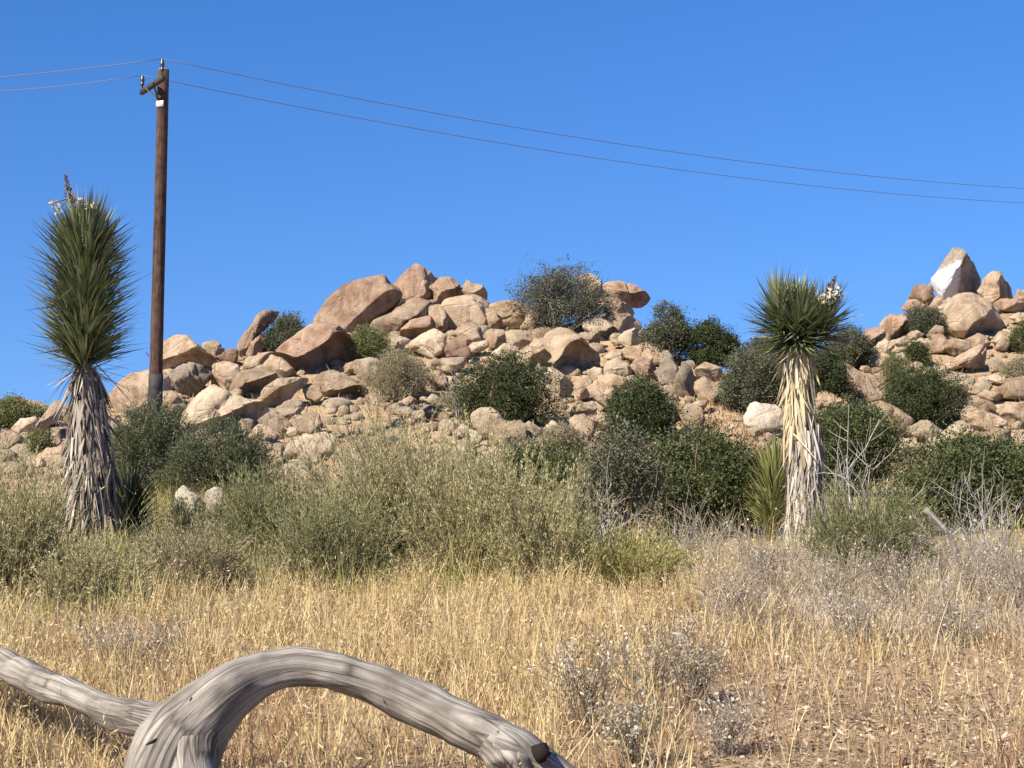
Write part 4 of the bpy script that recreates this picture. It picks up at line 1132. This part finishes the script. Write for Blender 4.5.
# the taller one
D1 = 21.5
b1 = foot(92, 550, D1)
r = np.random.default_rng(201)
t1 = empty('yucca_tree', b1, "taller yucca with long brush-like green head and shaggy grey dead leaves", 'yucca tree')
zz = lambda py, D, b: pt(100, py, D)[2] - b[2]
sx = (81 - 92) * D1 / F
g = Geo()
zc0, zc1, ztop = zz(366, D1, b1), zz(246, D1, b1), zz(190, D1, b1)
tube(g, spline([(0, 0, -.1), (-.03, 0, .6), (-.1, 0, zc0 * .6), (sx * .9, 0, zc0), (sx, 0, zc1)], 14), np.array([.2] * 3 + [.16] * 6 + [.1] * 5), 12, .05, 3)
g.build('trunk', simple_mat('yucca_bark', (.16, .12, .09), .9, .1, 0, 9, (.28, .22, .17)), t1)
g = Geo()
yucca_crown(g, r, np.array([sx, 0, 0]), zc0, zc1, .08, 1900, .73, .036, 32, 57, (0, 0), 12)
yucca_crown(g, r, np.array([sx, 0, 0]), zc1 - .25, zc1 + .08, .06, 420, .68, .034, 48, 86, (0, 0), 11)
yucca_crown(g, r, np.array([sx * .9, 0, 0]), zc0 - .1, zc0 + .1, .1, 70, .7, .022, 2, 20, (0, 0), 12)
g.build('crown', M['yucca'], t1)
g = Geo()
yucca_skirt(g, r, np.array([-.07, 0, 0]), .15, zc0 * .95, .28, .12, 900, .62, .034, 10)
yucca_skirt(g, r, np.array([0.0, 0, 0]), .1, zc0 * .55, .31, .24, 460, .6, .034, 13)
g.build('dead_leaf_skirt', M['skirt'], t1)
g = Geo()
yucca_skirt(g, r, np.array([sx * .8, 0, 0]), zc0 * .72, zc0 + .02, .20, .12, 150, .6, .034, 16, .8)
yucca_skirt(g, r, np.array([-.05, 0, 0]), .5, zc0 * .85, .31, .2, 140, .6, .03, 10)
yucca_skirt(g, r, np.array([sx, 0, 0]), zc0 - .1, zc0 + .1, .1, .1, 26, .75, .03, 50)
g.build('pale_dead_leaves', M['skirt_mid'], t1)
def at1(px, py, y): return (pt(px, py, D1)[0] - b1[0], y, pt(px, py, D1)[2] - b1[2])
flower_stalk(t1, r, at1(74, 218, 0), at1(66, 174, -.05), [at1(*q) for q in ((58, 206, -.22), (65, 213, -.3), (84, 204, -.25), (91, 207, -.25), (98, 208, -.15))])

# the shorter one
D2 = 23.0
b2 = foot(806, 530, D2)
t2 = empty('yucca_tree', b2, "shorter yucca with round tufted head and cream dead leaves hanging below", 'yucca tree')
sx = (795 - 806) * D2 / F
zc0, zc1 = zz(345, D2, b2), zz(322, D2, b2)
g = Geo()
tube(g, spline([(0, 0, -.1), (0, 0, .5), (sx * .5, 0, zc0 * .6), (sx * .6, 0, zc0), (sx * .6, 0, zc1)], 14), np.array([.21] * 3 + [.17] * 6 + [.12] * 5), 12, .05, 4)
g.build('trunk', simple_mat('yucca_bark_grey', (.24, .2, .165), .9, .1, 0, 9, (.40, .35, .29)), t2)
g = Geo()
c2 = np.array([sx * .6 + .02, 0, 0])
yucca_crown(g, r, c2, zc0, zc1 + .12, .07, 900, .60, .034, -14, 78, (0, 0), 12)
yucca_crown(g, r, c2 + [-.22, .05, 0], zc0 + .15, zc1 + .22, .05, 360, .60, .034, 8, 84, (-.05, 0), 10)
yucca_crown(g, r, c2 + [.3, 0, 0], zc0 + .08, zc1 + .1, .05, 340, .58, .034, 0, 76, (.05, 0), 12)
yucca_crown(g, r, c2 + [-.1, 0, 0], zc0 - .02, zc0 + .1, .08, 90, .72, .022, -18, 10, (0, 0), 10)
g.build('crown', M['yucca'], t2)
g = Geo()
yucca_skirt(g, r, np.array([0, 0, 0]), .12, zc0 * .62, .25, .20, 700, .6, .032, 4)
g.build('dead_leaf_skirt', M['skirt_grey'], t2)
g = Geo()
yucca_skirt(g, r, np.array([sx * .5, 0, 0]), zc0 * .45, zc0 - .02, .205, .165, 420, .62, .042, 5, .7)
yucca_skirt(g, r, np.array([sx * .6, 0, 0]), zc0 - .12, zc0, .12, .1, 34, .5, .03, 40)
g.build('pale_dead_leaves', M['skirt_pale'], t2)
def at2(px, py, y): return (pt(px, py, D2)[0] - b2[0], y, pt(px, py, D2)[2] - b2[2])
flower_stalk(t2, r, at2(820, 306, -.1), at2(835, 277, -.05), [at2(*q) for q in ((832, 291, -.2), (828, 298, -.25), (835, 298, -.2), (824, 296, -.28), (818, 300, -.3), (822, 303, -.32), (838, 292, -.1))])

# the two young ones
def young(px, D, h, L, n, mat, label, seed, lean=0, rad=.05, el=(35, 85)):
    b = foot(px, 500, D)
    r = np.random.default_rng(seed)
    t = empty('young_yucca', b, label, 'yucca')
    g = Geo()
    tube(g, [(0, 0, -.1), (lean * .5, 0, h * .4), (lean, 0, h * .75)], [.09, .08, .05], 9)
    g.build('trunk', M['brown_twig'], t)
    g = Geo()
    yucca_crown(g, r, np.zeros(3), .12, h * .8, rad, n, L, .026, el[0], el[1], (lean, 0), 8)
    g.build('crown', M[mat], t)
young(770, 23.6, 1.3, .58, 520, 'yucca_young', "young yellow-green yucca leaning against the shorter yucca's trunk", 211, .08)
young(128, 22.4, .95, .55, 380, 'yucca_shaded', "young dark yucca in the shade beside the taller yucca's trunk", 212, .02)

# ------------------------------------------------------------------ utility pole and its wires
def wood_mat(name, c1, c2, c3, streak=(1.4, 22)):
    m, n, l, out = new_mat(name)
    uv = n.new("ShaderNodeUVMap"); mp = n.new("ShaderNodeMapping")
    mp.inputs['Scale'].default_value = (streak[1], streak[0], 1)
    l.new(uv.outputs[0], mp.inputs[0])
    t = n.new("ShaderNodeTexNoise"); t.inputs['Scale'].default_value = 1.0; t.inputs['Detail'].default_value = 8; t.inputs['Roughness'].default_value = .65; t.inputs['Distortion'].default_value = .6
    l.new(mp.outputs[0], t.inputs['Vector'])
    tc = n.new("ShaderNodeTexCoord"); t2 = n.new("ShaderNodeTexNoise"); t2.inputs['Scale'].default_value = 5; t2.inputs['Detail'].default_value = 5
    l.new(tc.outputs['Object'], t2.inputs['Vector'])
    r = ramp(n, [(.34, c1), (.5, c2), (.66, c3)]); l.new(t.outputs[0], r.inputs[0])
    r2 = ramp(n, [(.36, (.58, .53, .49)), (.6, (1.1, 1.08, 1.05))]); l.new(t2.outputs[0], r2.inputs[0])
    mu = n.new("ShaderNodeMixRGB"); mu.blend_type = 'MULTIPLY'; mu.inputs[0].default_value = .9
    l.new(r.outputs[0], mu.inputs[1]); l.new(r2.outputs[0], mu.inputs[2])
    mp2 = n.new("ShaderNodeMapping"); mp2.inputs['Scale'].default_value = (streak[1] * .9, streak[0] * 1.3, 1)
    l.new(uv.outputs[0], mp2.inputs[0])
    vo = n.new("ShaderNodeTexVoronoi"); vo.feature = 'DISTANCE_TO_EDGE'; vo.inputs['Scale'].default_value = 1.0; vo.inputs['Randomness'].default_value = 1.0
    dn = n.new("ShaderNodeMixRGB"); dn.inputs[0].default_value = .25; l.new(mp2.outputs[0], dn.inputs[1]); l.new(t.outputs['Color'], dn.inputs[2]); l.new(dn.outputs[0], vo.inputs['Vector'])
    ck = ramp(n, [(0, (.16, .14, .125)), (.05, (1, 1, 1))]); l.new(vo.outputs['Distance'], ck.inputs[0])
    mk = n.new("ShaderNodeMixRGB"); mk.blend_type = 'MULTIPLY'; mk.inputs[0].default_value = .75
    l.new(mu.outputs[0], mk.inputs[1]); l.new(ck.outputs[0], mk.inputs[2]); mu = mk
    p = n.new("ShaderNodeBsdfPrincipled"); p.inputs['Roughness'].default_value = .8; p.inputs['Specular IOR Level'].default_value = .25
    l.new(mu.outputs[0], p.inputs['Base Color'])
    b = n.new("ShaderNodeBump"); b.inputs['Strength'].default_value = .8; b.inputs['Distance'].default_value = .02
    l.new(t.outputs[0], b.inputs['Height']); l.new(b.outputs[0], p.inputs['Normal'])
    l.new(p.outputs[0], out.inputs[0])
    return m

def tube_obj(name, mat, parent, P, rad, nseg=14, wob=0, seed=0, loc=(0, 0, 0)):
    g = Geo(); uv = tube(g, P, rad, nseg, wob, seed)
    me = make_mesh(name, np.concatenate(g.v), np.concatenate(g.q), np.concatenate(g.t), [mat], True, uv)
    return link(name, me, parent, loc)

DP = 46.0
pb = foot(154, 440, DP); ptop = pt(163.5, 70, DP)
pole = empty('utility_pole', pb, "tall dark brown wooden utility pole with a short crossarm at its top", 'utility pole')
PW = wood_mat('creosoted_wood', (.045, .026, .02), (.078, .045, .033), (.125, .076, .056), (.5, 14))
top = ptop - pb
axd = top / np.linalg.norm(top)
tube_obj('post', PW, pole, [axd * t for t in np.linspace(-.3, np.linalg.norm(top), 18)], np.linspace(.192, .16, 18), 18, .015, 5)
wrapm = simple_mat('tarred_pole_wrap', (.022, .02, .022), .7, .3, 0, 6, (.045, .04, .04))
L0 = (pt(155, 374, DP) - pb)[2]
tube_obj('base_wrap', wrapm, pole, [axd * t for t in np.linspace(-.28, L0, 8)], np.full(8, .204), 18)
g = Geo()
sp_ = axd * (pt(155, 356, DP) - pb)[2]
sticks(g, np.array([sp_ + [-.2, -.03, 0]]), np.array([sp_ + [-.29, -.03, .1]]), .025, .02)
g.build('step_bolt', simple_mat('rusty_steel', (.10, .06, .05), .6, .5), pole)
wd = np.array([32.5, 19.0, 0]); wd /= np.linalg.norm(wd)          # the way the wires run
ad = np.array([wd[1], -wd[0], 0])                                   # the crossarm lies across them
arm_c = pt(160.5, 86.5, DP) - pb - wd * .25
ax = np.array([ad, wd, [0, 0, 1.]])
g = Geo(); box(g, arm_c, (.98, .055, .07), ax)
bmh = g.build('crossarm', simple_mat('dark_crossarm_wood', (.03, .027, .028), .8, .2, 0, 12, (.065, .056, .052)), pole)
steel = simple_mat('dark_steel', (.035, .035, .042), .5, .5)
g = Geo()
bp = pt(166, 102, DP) - pb - wd * .23
sticks(g, np.array([arm_c - ad * .35 - wd * .08, arm_c + ad * .35 - wd * .08]), np.array([bp, bp]), .03, .03)
g.build('brace', steel, pole)
g = Geo()
bt = axd * (pt(163, 105, DP) - pb)[2]
for k_ in range(5):      # a bent plate nailed round the near side of the post
    an_ = math.radians(212 + k_ * 17)
    box(g, bt + np.array([math.cos(an_) * .178, math.sin(an_) * .178, .005 * math.sin(k_ * 2)]), (.033, .006, .085), [[-math.sin(an_), math.cos(an_), 0], [math.cos(an_), math.sin(an_), 0], [0, 0, 1]])
g.build('tag_plate', simple_mat('white_tag_paint', (.75, .75, .73), .5, .4), pole)
g = Geo()
tube(g, [axd * np.linalg.norm(top), axd * (np.linalg.norm(top) + .03)], [.162, .13], 16)
g.build('top_cap', simple_mat('weathered_end_grain', (.30, .25, .2), .9, .1), pole)
ins = []
glassm = simple_mat('dark_glazed_porcelain', (.045, .04, .05), .3, .5)
for s, hgt in ((-1, .42), (1, .5)):
    q = arm_c + ad * .9 * s + np.array([0, 0, .07])
    prof = [(0, .02), (.10, .02), (.12, .055), (.18, .06), (.2, .04), (.26, .065), (.32, .06), (.35, .035), (.4, .05), (.42, .02)]
    k = hgt / .42
    tube_obj('insulator', glassm, pole, [q + np.array([0, 0, a * k]) for a, b in prof], [b for a, b in prof], 10)
    ins.append(pb + q + np.array([0, 0, hgt]))
wirem = simple_mat('aluminium_wire', (.10, .11, .15), .5, .5)
def wire(pts_px, start, dirn, tmax, label):
    """sagging wire: heights fitted at measured points along one straight run"""
    T, Z = [0.0], [start[2]]
    for px, py in pts_px:
        u = (px - 512) / F / (CP - (384 - py) / F * SP)
        t = (u * start[1] - start[0]) / (dirn[0] - u * dirn[1])
        Y = start[1] + dirn[1] * t
        T.append(t); Z.append(pt(px, py, Y)[2])
    c = np.polyfit(T, Z, 2)
    if c[0] < 0: c = np.array([0.0006, *np.polyfit(T, np.array(Z) - .0006 * np.array(T) ** 2, 1)])
    ts = np.linspace(0, tmax, 60)
    P = np.stack([start[0] + dirn[0] * ts, start[1] + dirn[1] * ts, np.polyval(c, ts) - np.polyval(c, 0) + start[2]], 1)
    o = tube_obj('power_line', wirem, None, P - start, np.full(60, .0105), 6, loc=tuple(start))
    tag(o, label, 'power line', 'wires strung from the utility pole')
wire([(482, 123), (752, 162), (1024, 189)], ins[1], wd, 75, "upper wire running from pole top across the sky above the rocks")
wire([(482, 140), (752, 179), (1024, 203)], ins[0], wd, 75, "lower wire running from crossarm end across the sky above the rocks")
ld = np.array([-1, .12, 0]); ld /= np.linalg.norm(ld)
wire([(80, 69), (0, 77)], ins[1], ld, 45, "upper wire leaving the pole over the taller yucca's side")
wire([(80, 84), (0, 91)], ins[0], ld, 45, "lower wire leaving the pole over the taller yucca's side")

# ------------------------------------------------------------------ fallen log
LOGM = wood_mat('weathered_log_wood', (.105, .094, .082), (.255, .236, .208), (.39, .365, .328), (1.3, 10))
DARK = simple_mat('dark_hollow_wood', (.02, .016, .013), .95, .1)  # near-black colour stands for the depth of the knot hole and cracks
LS = .9
lp = foot(175, 740, 9.0 * LS)
log = empty('fallen_log', lp, "forked grey weathered log lying arched across dry golden grass", 'log')
def limb(name, rows, n, seed, wob=.07, nseg=22):
    """rows: px, py, D, radius in pixels"""
    R_ = np.array([[*pt(a, b, D * LS), rp * D * LS / F] for a, b, D, rp in rows])
    S = spline(R_, n)
    P = S[:, :3] - lp
    rg = np.random.default_rng(seed)
    P = P + fract(P, rg, .9, 8, 2)[:, None] * .006
    o = tube_obj(name, LOGM, log, P, np.maximum(S[:, 3], .012), nseg, wob, seed)
    # grooves and flakes of the bare grain
    me = o.data; co = np.empty(len(me.vertices) * 3, np.float32); me.vertices.foreach_get("co", co); co = co.reshape(-1, 3).astype(float)
    c = np.repeat(P, nseg, 0); c = np.concatenate([c, P[:1], P[-1:]])
    rad = co - c; nr = np.maximum(np.linalg.norm(rad, axis=1, keepdims=True), 1e-6)
    k = fract(co, rg, 3.2, 14, 3, .6)
    co = co + rad / nr * (k[:, None] * .0045)
    me.vertices.foreach_set("co", co.astype(np.float32).ravel()); me.update()
    return o
limb('trunk', [(160, 810, 8.8, 40), (166, 772, 8.85, 42), (182, 737, 8.9, 40), (208, 709, 8.95, 34), (236, 687, 9.0, 27), (266, 673, 9.05, 21.5), (302, 668, 9.1, 19.5), (350, 678, 9.12, 19.5), (400, 697, 9.1, 20.5), (450, 719, 9.05, 22), (490, 738, 9.0, 25), (516, 752, 8.98, 25), (538, 763, 8.96, 19), (570, 778, 8.93, 14), (615, 796, 8.9, 12), (680, 822, 8.85, 9)], 110, 1, .1, 30)
limb('branch', [(196, 742, 9.0, 6), (180, 730, 8.98, 20), (150, 720, 9.15, 18), (100, 706, 9.5, 15), (50, 685, 10.0, 15), (0, 667, 10.5, 14), (-60, 643, 11.1, 12)], 50, 2, .1)
limb('branch', [(226, 696, 9.0, 8), (206, 714, 8.93, 24), (192, 738, 8.86, 28), (190, 768, 8.78, 28), (200, 806, 8.65, 26), (226, 850, 8.5, 18)], 40, 3, .1)
limb('stub', [(462, 722, 9.05, 8), (488, 738, 8.97, 20), (508, 757, 8.93, 23), (522, 782, 8.9, 18)], 24, 4, .12)
g = Geo()
kp = pt(541, 754, 8.8 * LS) - lp
tube(g, [kp + [.0, .06, 0], kp + [0, -.015, .005]], [.045, .04], 12, .2, 4)
g.build('knot_hole', DARK, log)
def crack(a, b, D, w, name='crack'):
    g = Geo(); p, q = pt(*a, D * LS) - lp, pt(*b, D * LS) - lp
    m = (p + q) / 2 + np.array([.008, -.004, 0])
    tube(g, spline([p, m, q], 8), np.array([.003, .6, .9, 1, .9, .8, .5, .003]) * w, 6)
    g.build(name, DARK, log)
crack((192, 696), (178, 726), 8.78, .010)
crack((158, 738), (145, 745), 8.69, .009)
crack((278, 668), (274, 684), 8.975, .008)

# a bare stick
st = empty('bare_stick', foot(958, 566, 17.8), "single bleached stick leaning out of the dead brush", 'stick')
sb = np.array(st.location)
P = spline([pt(961, 570, 17.8) - sb, pt(952, 540, 17.8) - sb, pt(940, 524, 17.8) - sb, pt(925, 509, 17.8) - sb], 14)
tube_obj('shaft', LOGM, st, P, np.linspace(.028, .034, 14), 9, .08, 7)
g = Geo(); sticks(g, P[[5]], P[[5]] + np.array([[.12, 0, .1]]), .012, .006); g.build('twig', M['pale_twig'], st)

# a pale stone among the dead brush
place_rock('c', '', np.array([(633, 566), (640, 556), (656, 552), (667, 556), (673, 570), (655, 578), (638, 576)], float), "pale low stone half buried where dead brush meets the weeds", None, 900, 19.0, 4)
# ------------------------------------------------------------------ grass
def grass(name, label, cat, N, mat, ylo, yhi, dens, hmin, hmax, wid, seed, lean=.35, heads=0.0, clump=.5, half=.40, bend=.35, power=1.0, tuft=0, tuft_r=.07):
    """blades rooted over the ground between two distances; dens(X, Y) in 0..1 thins them"""
    r = np.random.default_rng(seed)
    Y = ylo + (yhi - ylo) * r.uniform(0, 1, N) ** power
    X = r.uniform(-1, 1, N) * (Y * half + .8)
    ox = oy = None
    if tuft:        # most blades spring from tussocks
        k = max(1, N // tuft)
        i = r.integers(0, k, N); sc_ = np.exp(r.normal(0, .35, k))[i] * tuft_r
        lone = r.uniform(0, 1, N) < .22
        ox = np.where(lone, 0, r.normal(0, 1, N) * sc_); oy = np.where(lone, 0, r.normal(0, 1, N) * sc_)
        X = np.where(lone, X, X[i] + ox); Y = np.where(lone, Y, Y[i] + oy); Y = np.maximum(Y, ylo)
        th = np.where(lone, r.uniform(.4, 1.1, N), np.exp(r.normal(-.1, .28, k))[i])
    px = 512 + F * X / Y
    c = wave(X, Y, seed + 1, .55, 9) * 1.6
    keep = r.uniform(0, 1, N) < np.clip(dens(X, Y, px), 0, 1) * np.clip(1 - clump + clump * (.5 + c), 0.02, 1)
    X, Y = X[keep], Y[keep]; n = len(X)
    if tuft: ox, oy, th = ox[keep], oy[keep], th[keep]
    B = np.stack([X, Y, gz(X, Y) - .01], 1)
    tall = np.clip(.75 + .5 * wave(X, Y, seed + 2, 1.1, 7), .45, 1.25)
    L = (hmin + (hmax - hmin) * r.uniform(0, 1, n) ** 1.4) * tall
    a = r.uniform(0, 6.28, n); q = np.abs(r.normal(0, lean, n))
    dr = np.stack([np.cos(a), np.sin(a), np.zeros(n)], 1)
    d = dr * q[:, None] + np.array([0, 0, 1.])
    if tuft:
        L = L * np.clip(th, .4, 1.5)
        d = d + np.stack([ox, oy, np.zeros(n)], 1) / tuft_r * .16
    d = unit(d)
    bd = dr * (r.uniform(-.1, 1, n) * bend * L)[:, None] - np.array([0, 0, 1.]) * (r.uniform(0, .25, n) * bend * L)[:, None]
    side = unit(np.cross(d, rand_dirs(r, n)))
    g = Geo()
    blades(g, B, d, L, wid * r.uniform(.6, 1.4, n), bd, side, .75)
    if heads:
        k = r.uniform(0, 1, n) < heads
        T = (B + d * L[:, None] + bd)[k]; m = len(T)
        for rep in range(3):
            hd = unit(d[k] * .8 + rand_dirs(r, m) * .7 + np.array([0, 0, -.15]))
            leaves(g, T - d[k] * (rep * .022), hd, unit(np.cross(hd, rand_dirs(r, m))), .042 * r.uniform(.6, 1.4, m), .0075 * r.uniform(.7, 1.5, m))
    o = g.build(name, M[mat])
    tag(o, label, cat, None, 'stuff')
    return o

def bare(X, Y, px):
    """1 on the open bare patch of ground, 0 elsewhere"""
    return smooth(600, 720, px) * smooth(14.8, 12.4, Y + .8 * wave(X, Y, 35, 1.2, 7))

def log_gap(px, Y):
    """trampled strip on the near side of the log"""
    return .10 + .90 * np.maximum(smooth(7.9, 8.5, Y), smooth(150, 110, px))

def d_gold(X, Y, px):
    patch = np.clip(.62 + 1.5 * wave(X, Y, 43, 1.0, 7), .1, 1)
    e = .9 * wave(X, Y, 31, 2.0, 7)
    far = smooth(19.2, 16.2, Y + e)
    rightcut = 1 - .85 * smooth(700, 800, px) * smooth(12.8, 14.5, Y + e)
    return patch * far * rightcut * log_gap(px, Y) * (.42 + .58 * np.maximum(smooth(10, 12.5, Y), smooth(170, 110, px))) * (1 - .88 * bare(X, Y, px)) * (1 - .5 * smooth(640, 560, px) * smooth(520, 600, px) * smooth(12, 10, Y))
grass('dry_grass', "golden dry grass covering the ground around the fallen log", 'dry grass', 240000, 'straw', 7.4, 19.5, d_gold, .2, .6, .0062, 301, .15, .34, .8, power=.85, tuft=70, tuft_r=.075)

def d_dull(X, Y, px):
    return np.clip(.6 + 1.3 * wave(X, Y, 47, .8, 7), .15, 1) * (.35 + .45 * smooth(640, 760, px) + .3 * smooth(300, 60, px)) * log_gap(px, Y) * (1 - .72 * bare(X, Y, px))
grass('dull_grass', "short dull tan grass filling the ground under the golden grass", 'dry grass', 200000, 'straw_dull', 7.4, 22, d_dull, .06, .36, .006, 311, .38, .15, .8, tuft=40, tuft_r=.09, power=.85)

def d_brown(X, Y, px):
    return np.clip(.25 + 1.6 * wave(X, Y, 41, 1.1, 7), 0, 1) * log_gap(px, Y) * (1 - .6 * bare(X, Y, px))
grass('brown_weeds', "reddish brown dry weed stems standing among the golden grass", 'weeds', 60000, 'brown_grass', 7.6, 17, d_brown, .12, .45, .006, 315, .3, .5, .8, power=.85, tuft=45, tuft_r=.09)

def d_olive(X, Y, px):
    m = smooth(15.0, 17.5, Y + .8 * wave(X, Y, 33, 1.5, 7)) + .8 * smooth(230, 40, px) * smooth(13.2, 15, Y)
    return m * (1 - .8 * smooth(570, 640, px))
grass('olive_grass', "tall olive green grass between sagebrush and yuccas", 'grass', 130000, 'olive_grass', 13.5, 32, d_olive, .25, .75, .008, 321, .22, .2, .6, .42, tuft=60, tuft_r=.13)

def d_grey(X, Y, px):
    return smooth(650, 760, px) * smooth(12.6, 14.6, Y) * smooth(22, 18, Y) + .18 * smooth(500, 100, px) * smooth(13, 16, Y)
grass('dead_weeds', "tangled grey dead weeds before the shorter yucca", 'weeds', 90000, 'grey_grass', 12.5, 22, d_grey, .15, .6, .007, 331, .42, .2, .8, tuft=40, tuft_r=.1)

# hillside grass
def hill_grass(name, label, N, mat, seed, hmax, wid, where):
    r = np.random.default_rng(seed)
    px = r.uniform(-120, 1150, N); lo = np.interp(px, SKX, SKY)
    py = r.uniform(0, 1, N) * (484 - lo - 4) + lo + 4
    k = r.uniform(0, 1, N) < where(px, py)
    px, py = px[k], py[k]
    D = hill_D(px, py); X = (px - 512) / F * D; n = len(X)
    Y = D
    B = np.stack([X, Y, gz(X, Y) - .02], 1)
    L = hmax * r.uniform(.3, 1, n)
    d = unit(r.normal(size=(n, 3)) * .35 + np.array([0, 0, 1.]))
    g = Geo(); blades(g, B, d, L, wid * r.uniform(.6, 1.4, n), r.normal(size=(n, 3)) * .12 * L[:, None], unit(np.cross(d, rand_dirs(r, n))), .8)
    tag(g.build(name, M[mat]), label, 'grass', None, 'stuff')
hill_grass('brown_grass', "reddish brown dry grass on the saddle below the skyline", 26000, 'brown_grass', 341, .45, .03,
           lambda a, b: smooth(675, 700, a) * smooth(780, 755, a) * .9 + .10)
hill_grass('hill_grass', "thin straw grass between the rocks of the hillside", 30000, 'straw_dull', 342, .4, .026,
           lambda a, b: .12 + .5 * smooth(455, 478, b) + .35 * smooth(360, 400, a) * smooth(470, 420, a) * smooth(395, 420, b))

# litter on the bare ground
def litter():
    r = np.random.default_rng(351)
    N = 60000
    Y = r.uniform(7.5, 20, N); X = r.uniform(-1, 1, N) * (Y * .4 + .6); px = 512 + F * X / Y
    k = r.uniform(0, 1, N) < .3 + .7 * bare(X, Y, px)
    X, Y = X[k], Y[k]; n = len(X)
    P = np.stack([X, Y, gz(X, Y) + r.uniform(.002, .03, n)], 1)
    d = unit(r.normal(size=(n, 3)) * np.array([1, 1, .35])); s = unit(np.cross(d, r.normal(size=(n, 3)) * .5 + np.array([0, 0, 1.])))
    g = Geo(); leaves(g, P, d, s, .045 * r.uniform(.4, 1.6, n), .018 * r.uniform(.5, 1.7, n))
    tag(g.build('leaf_litter', M['litter']), "scattered dry leaf litter and chaff over the bare soil", 'leaf litter', None, 'stuff')
litter()
def gravel():
    r = np.random.default_rng(361)
    d0, f0 = ICO[1]
    g = Geo()
    N = 2600
    Y = r.uniform(7.5, 18, N); X = r.uniform(-1, 1, N) * (Y * .4 + .5); px = 512 + F * X / Y
    k = r.uniform(0, 1, N) < .15 + .85 * bare(X, Y, px)
    for x, y in zip(X[k], Y[k]):
        s = np.exp(r.normal(-4.4, .55))
        V = d0 * s * r.uniform(.6, 1.3, 3) * r.uniform(.8, 1.2, (len(d0), 1))
        g.add(V + np.array([x, y, float(gz(x, y)) + s * .2]), None, f0)
    tag(g.build('gravel', ROCK['t']), "small tan gravel scattered on the bare soil", 'gravel', None, 'stuff')
gravel()
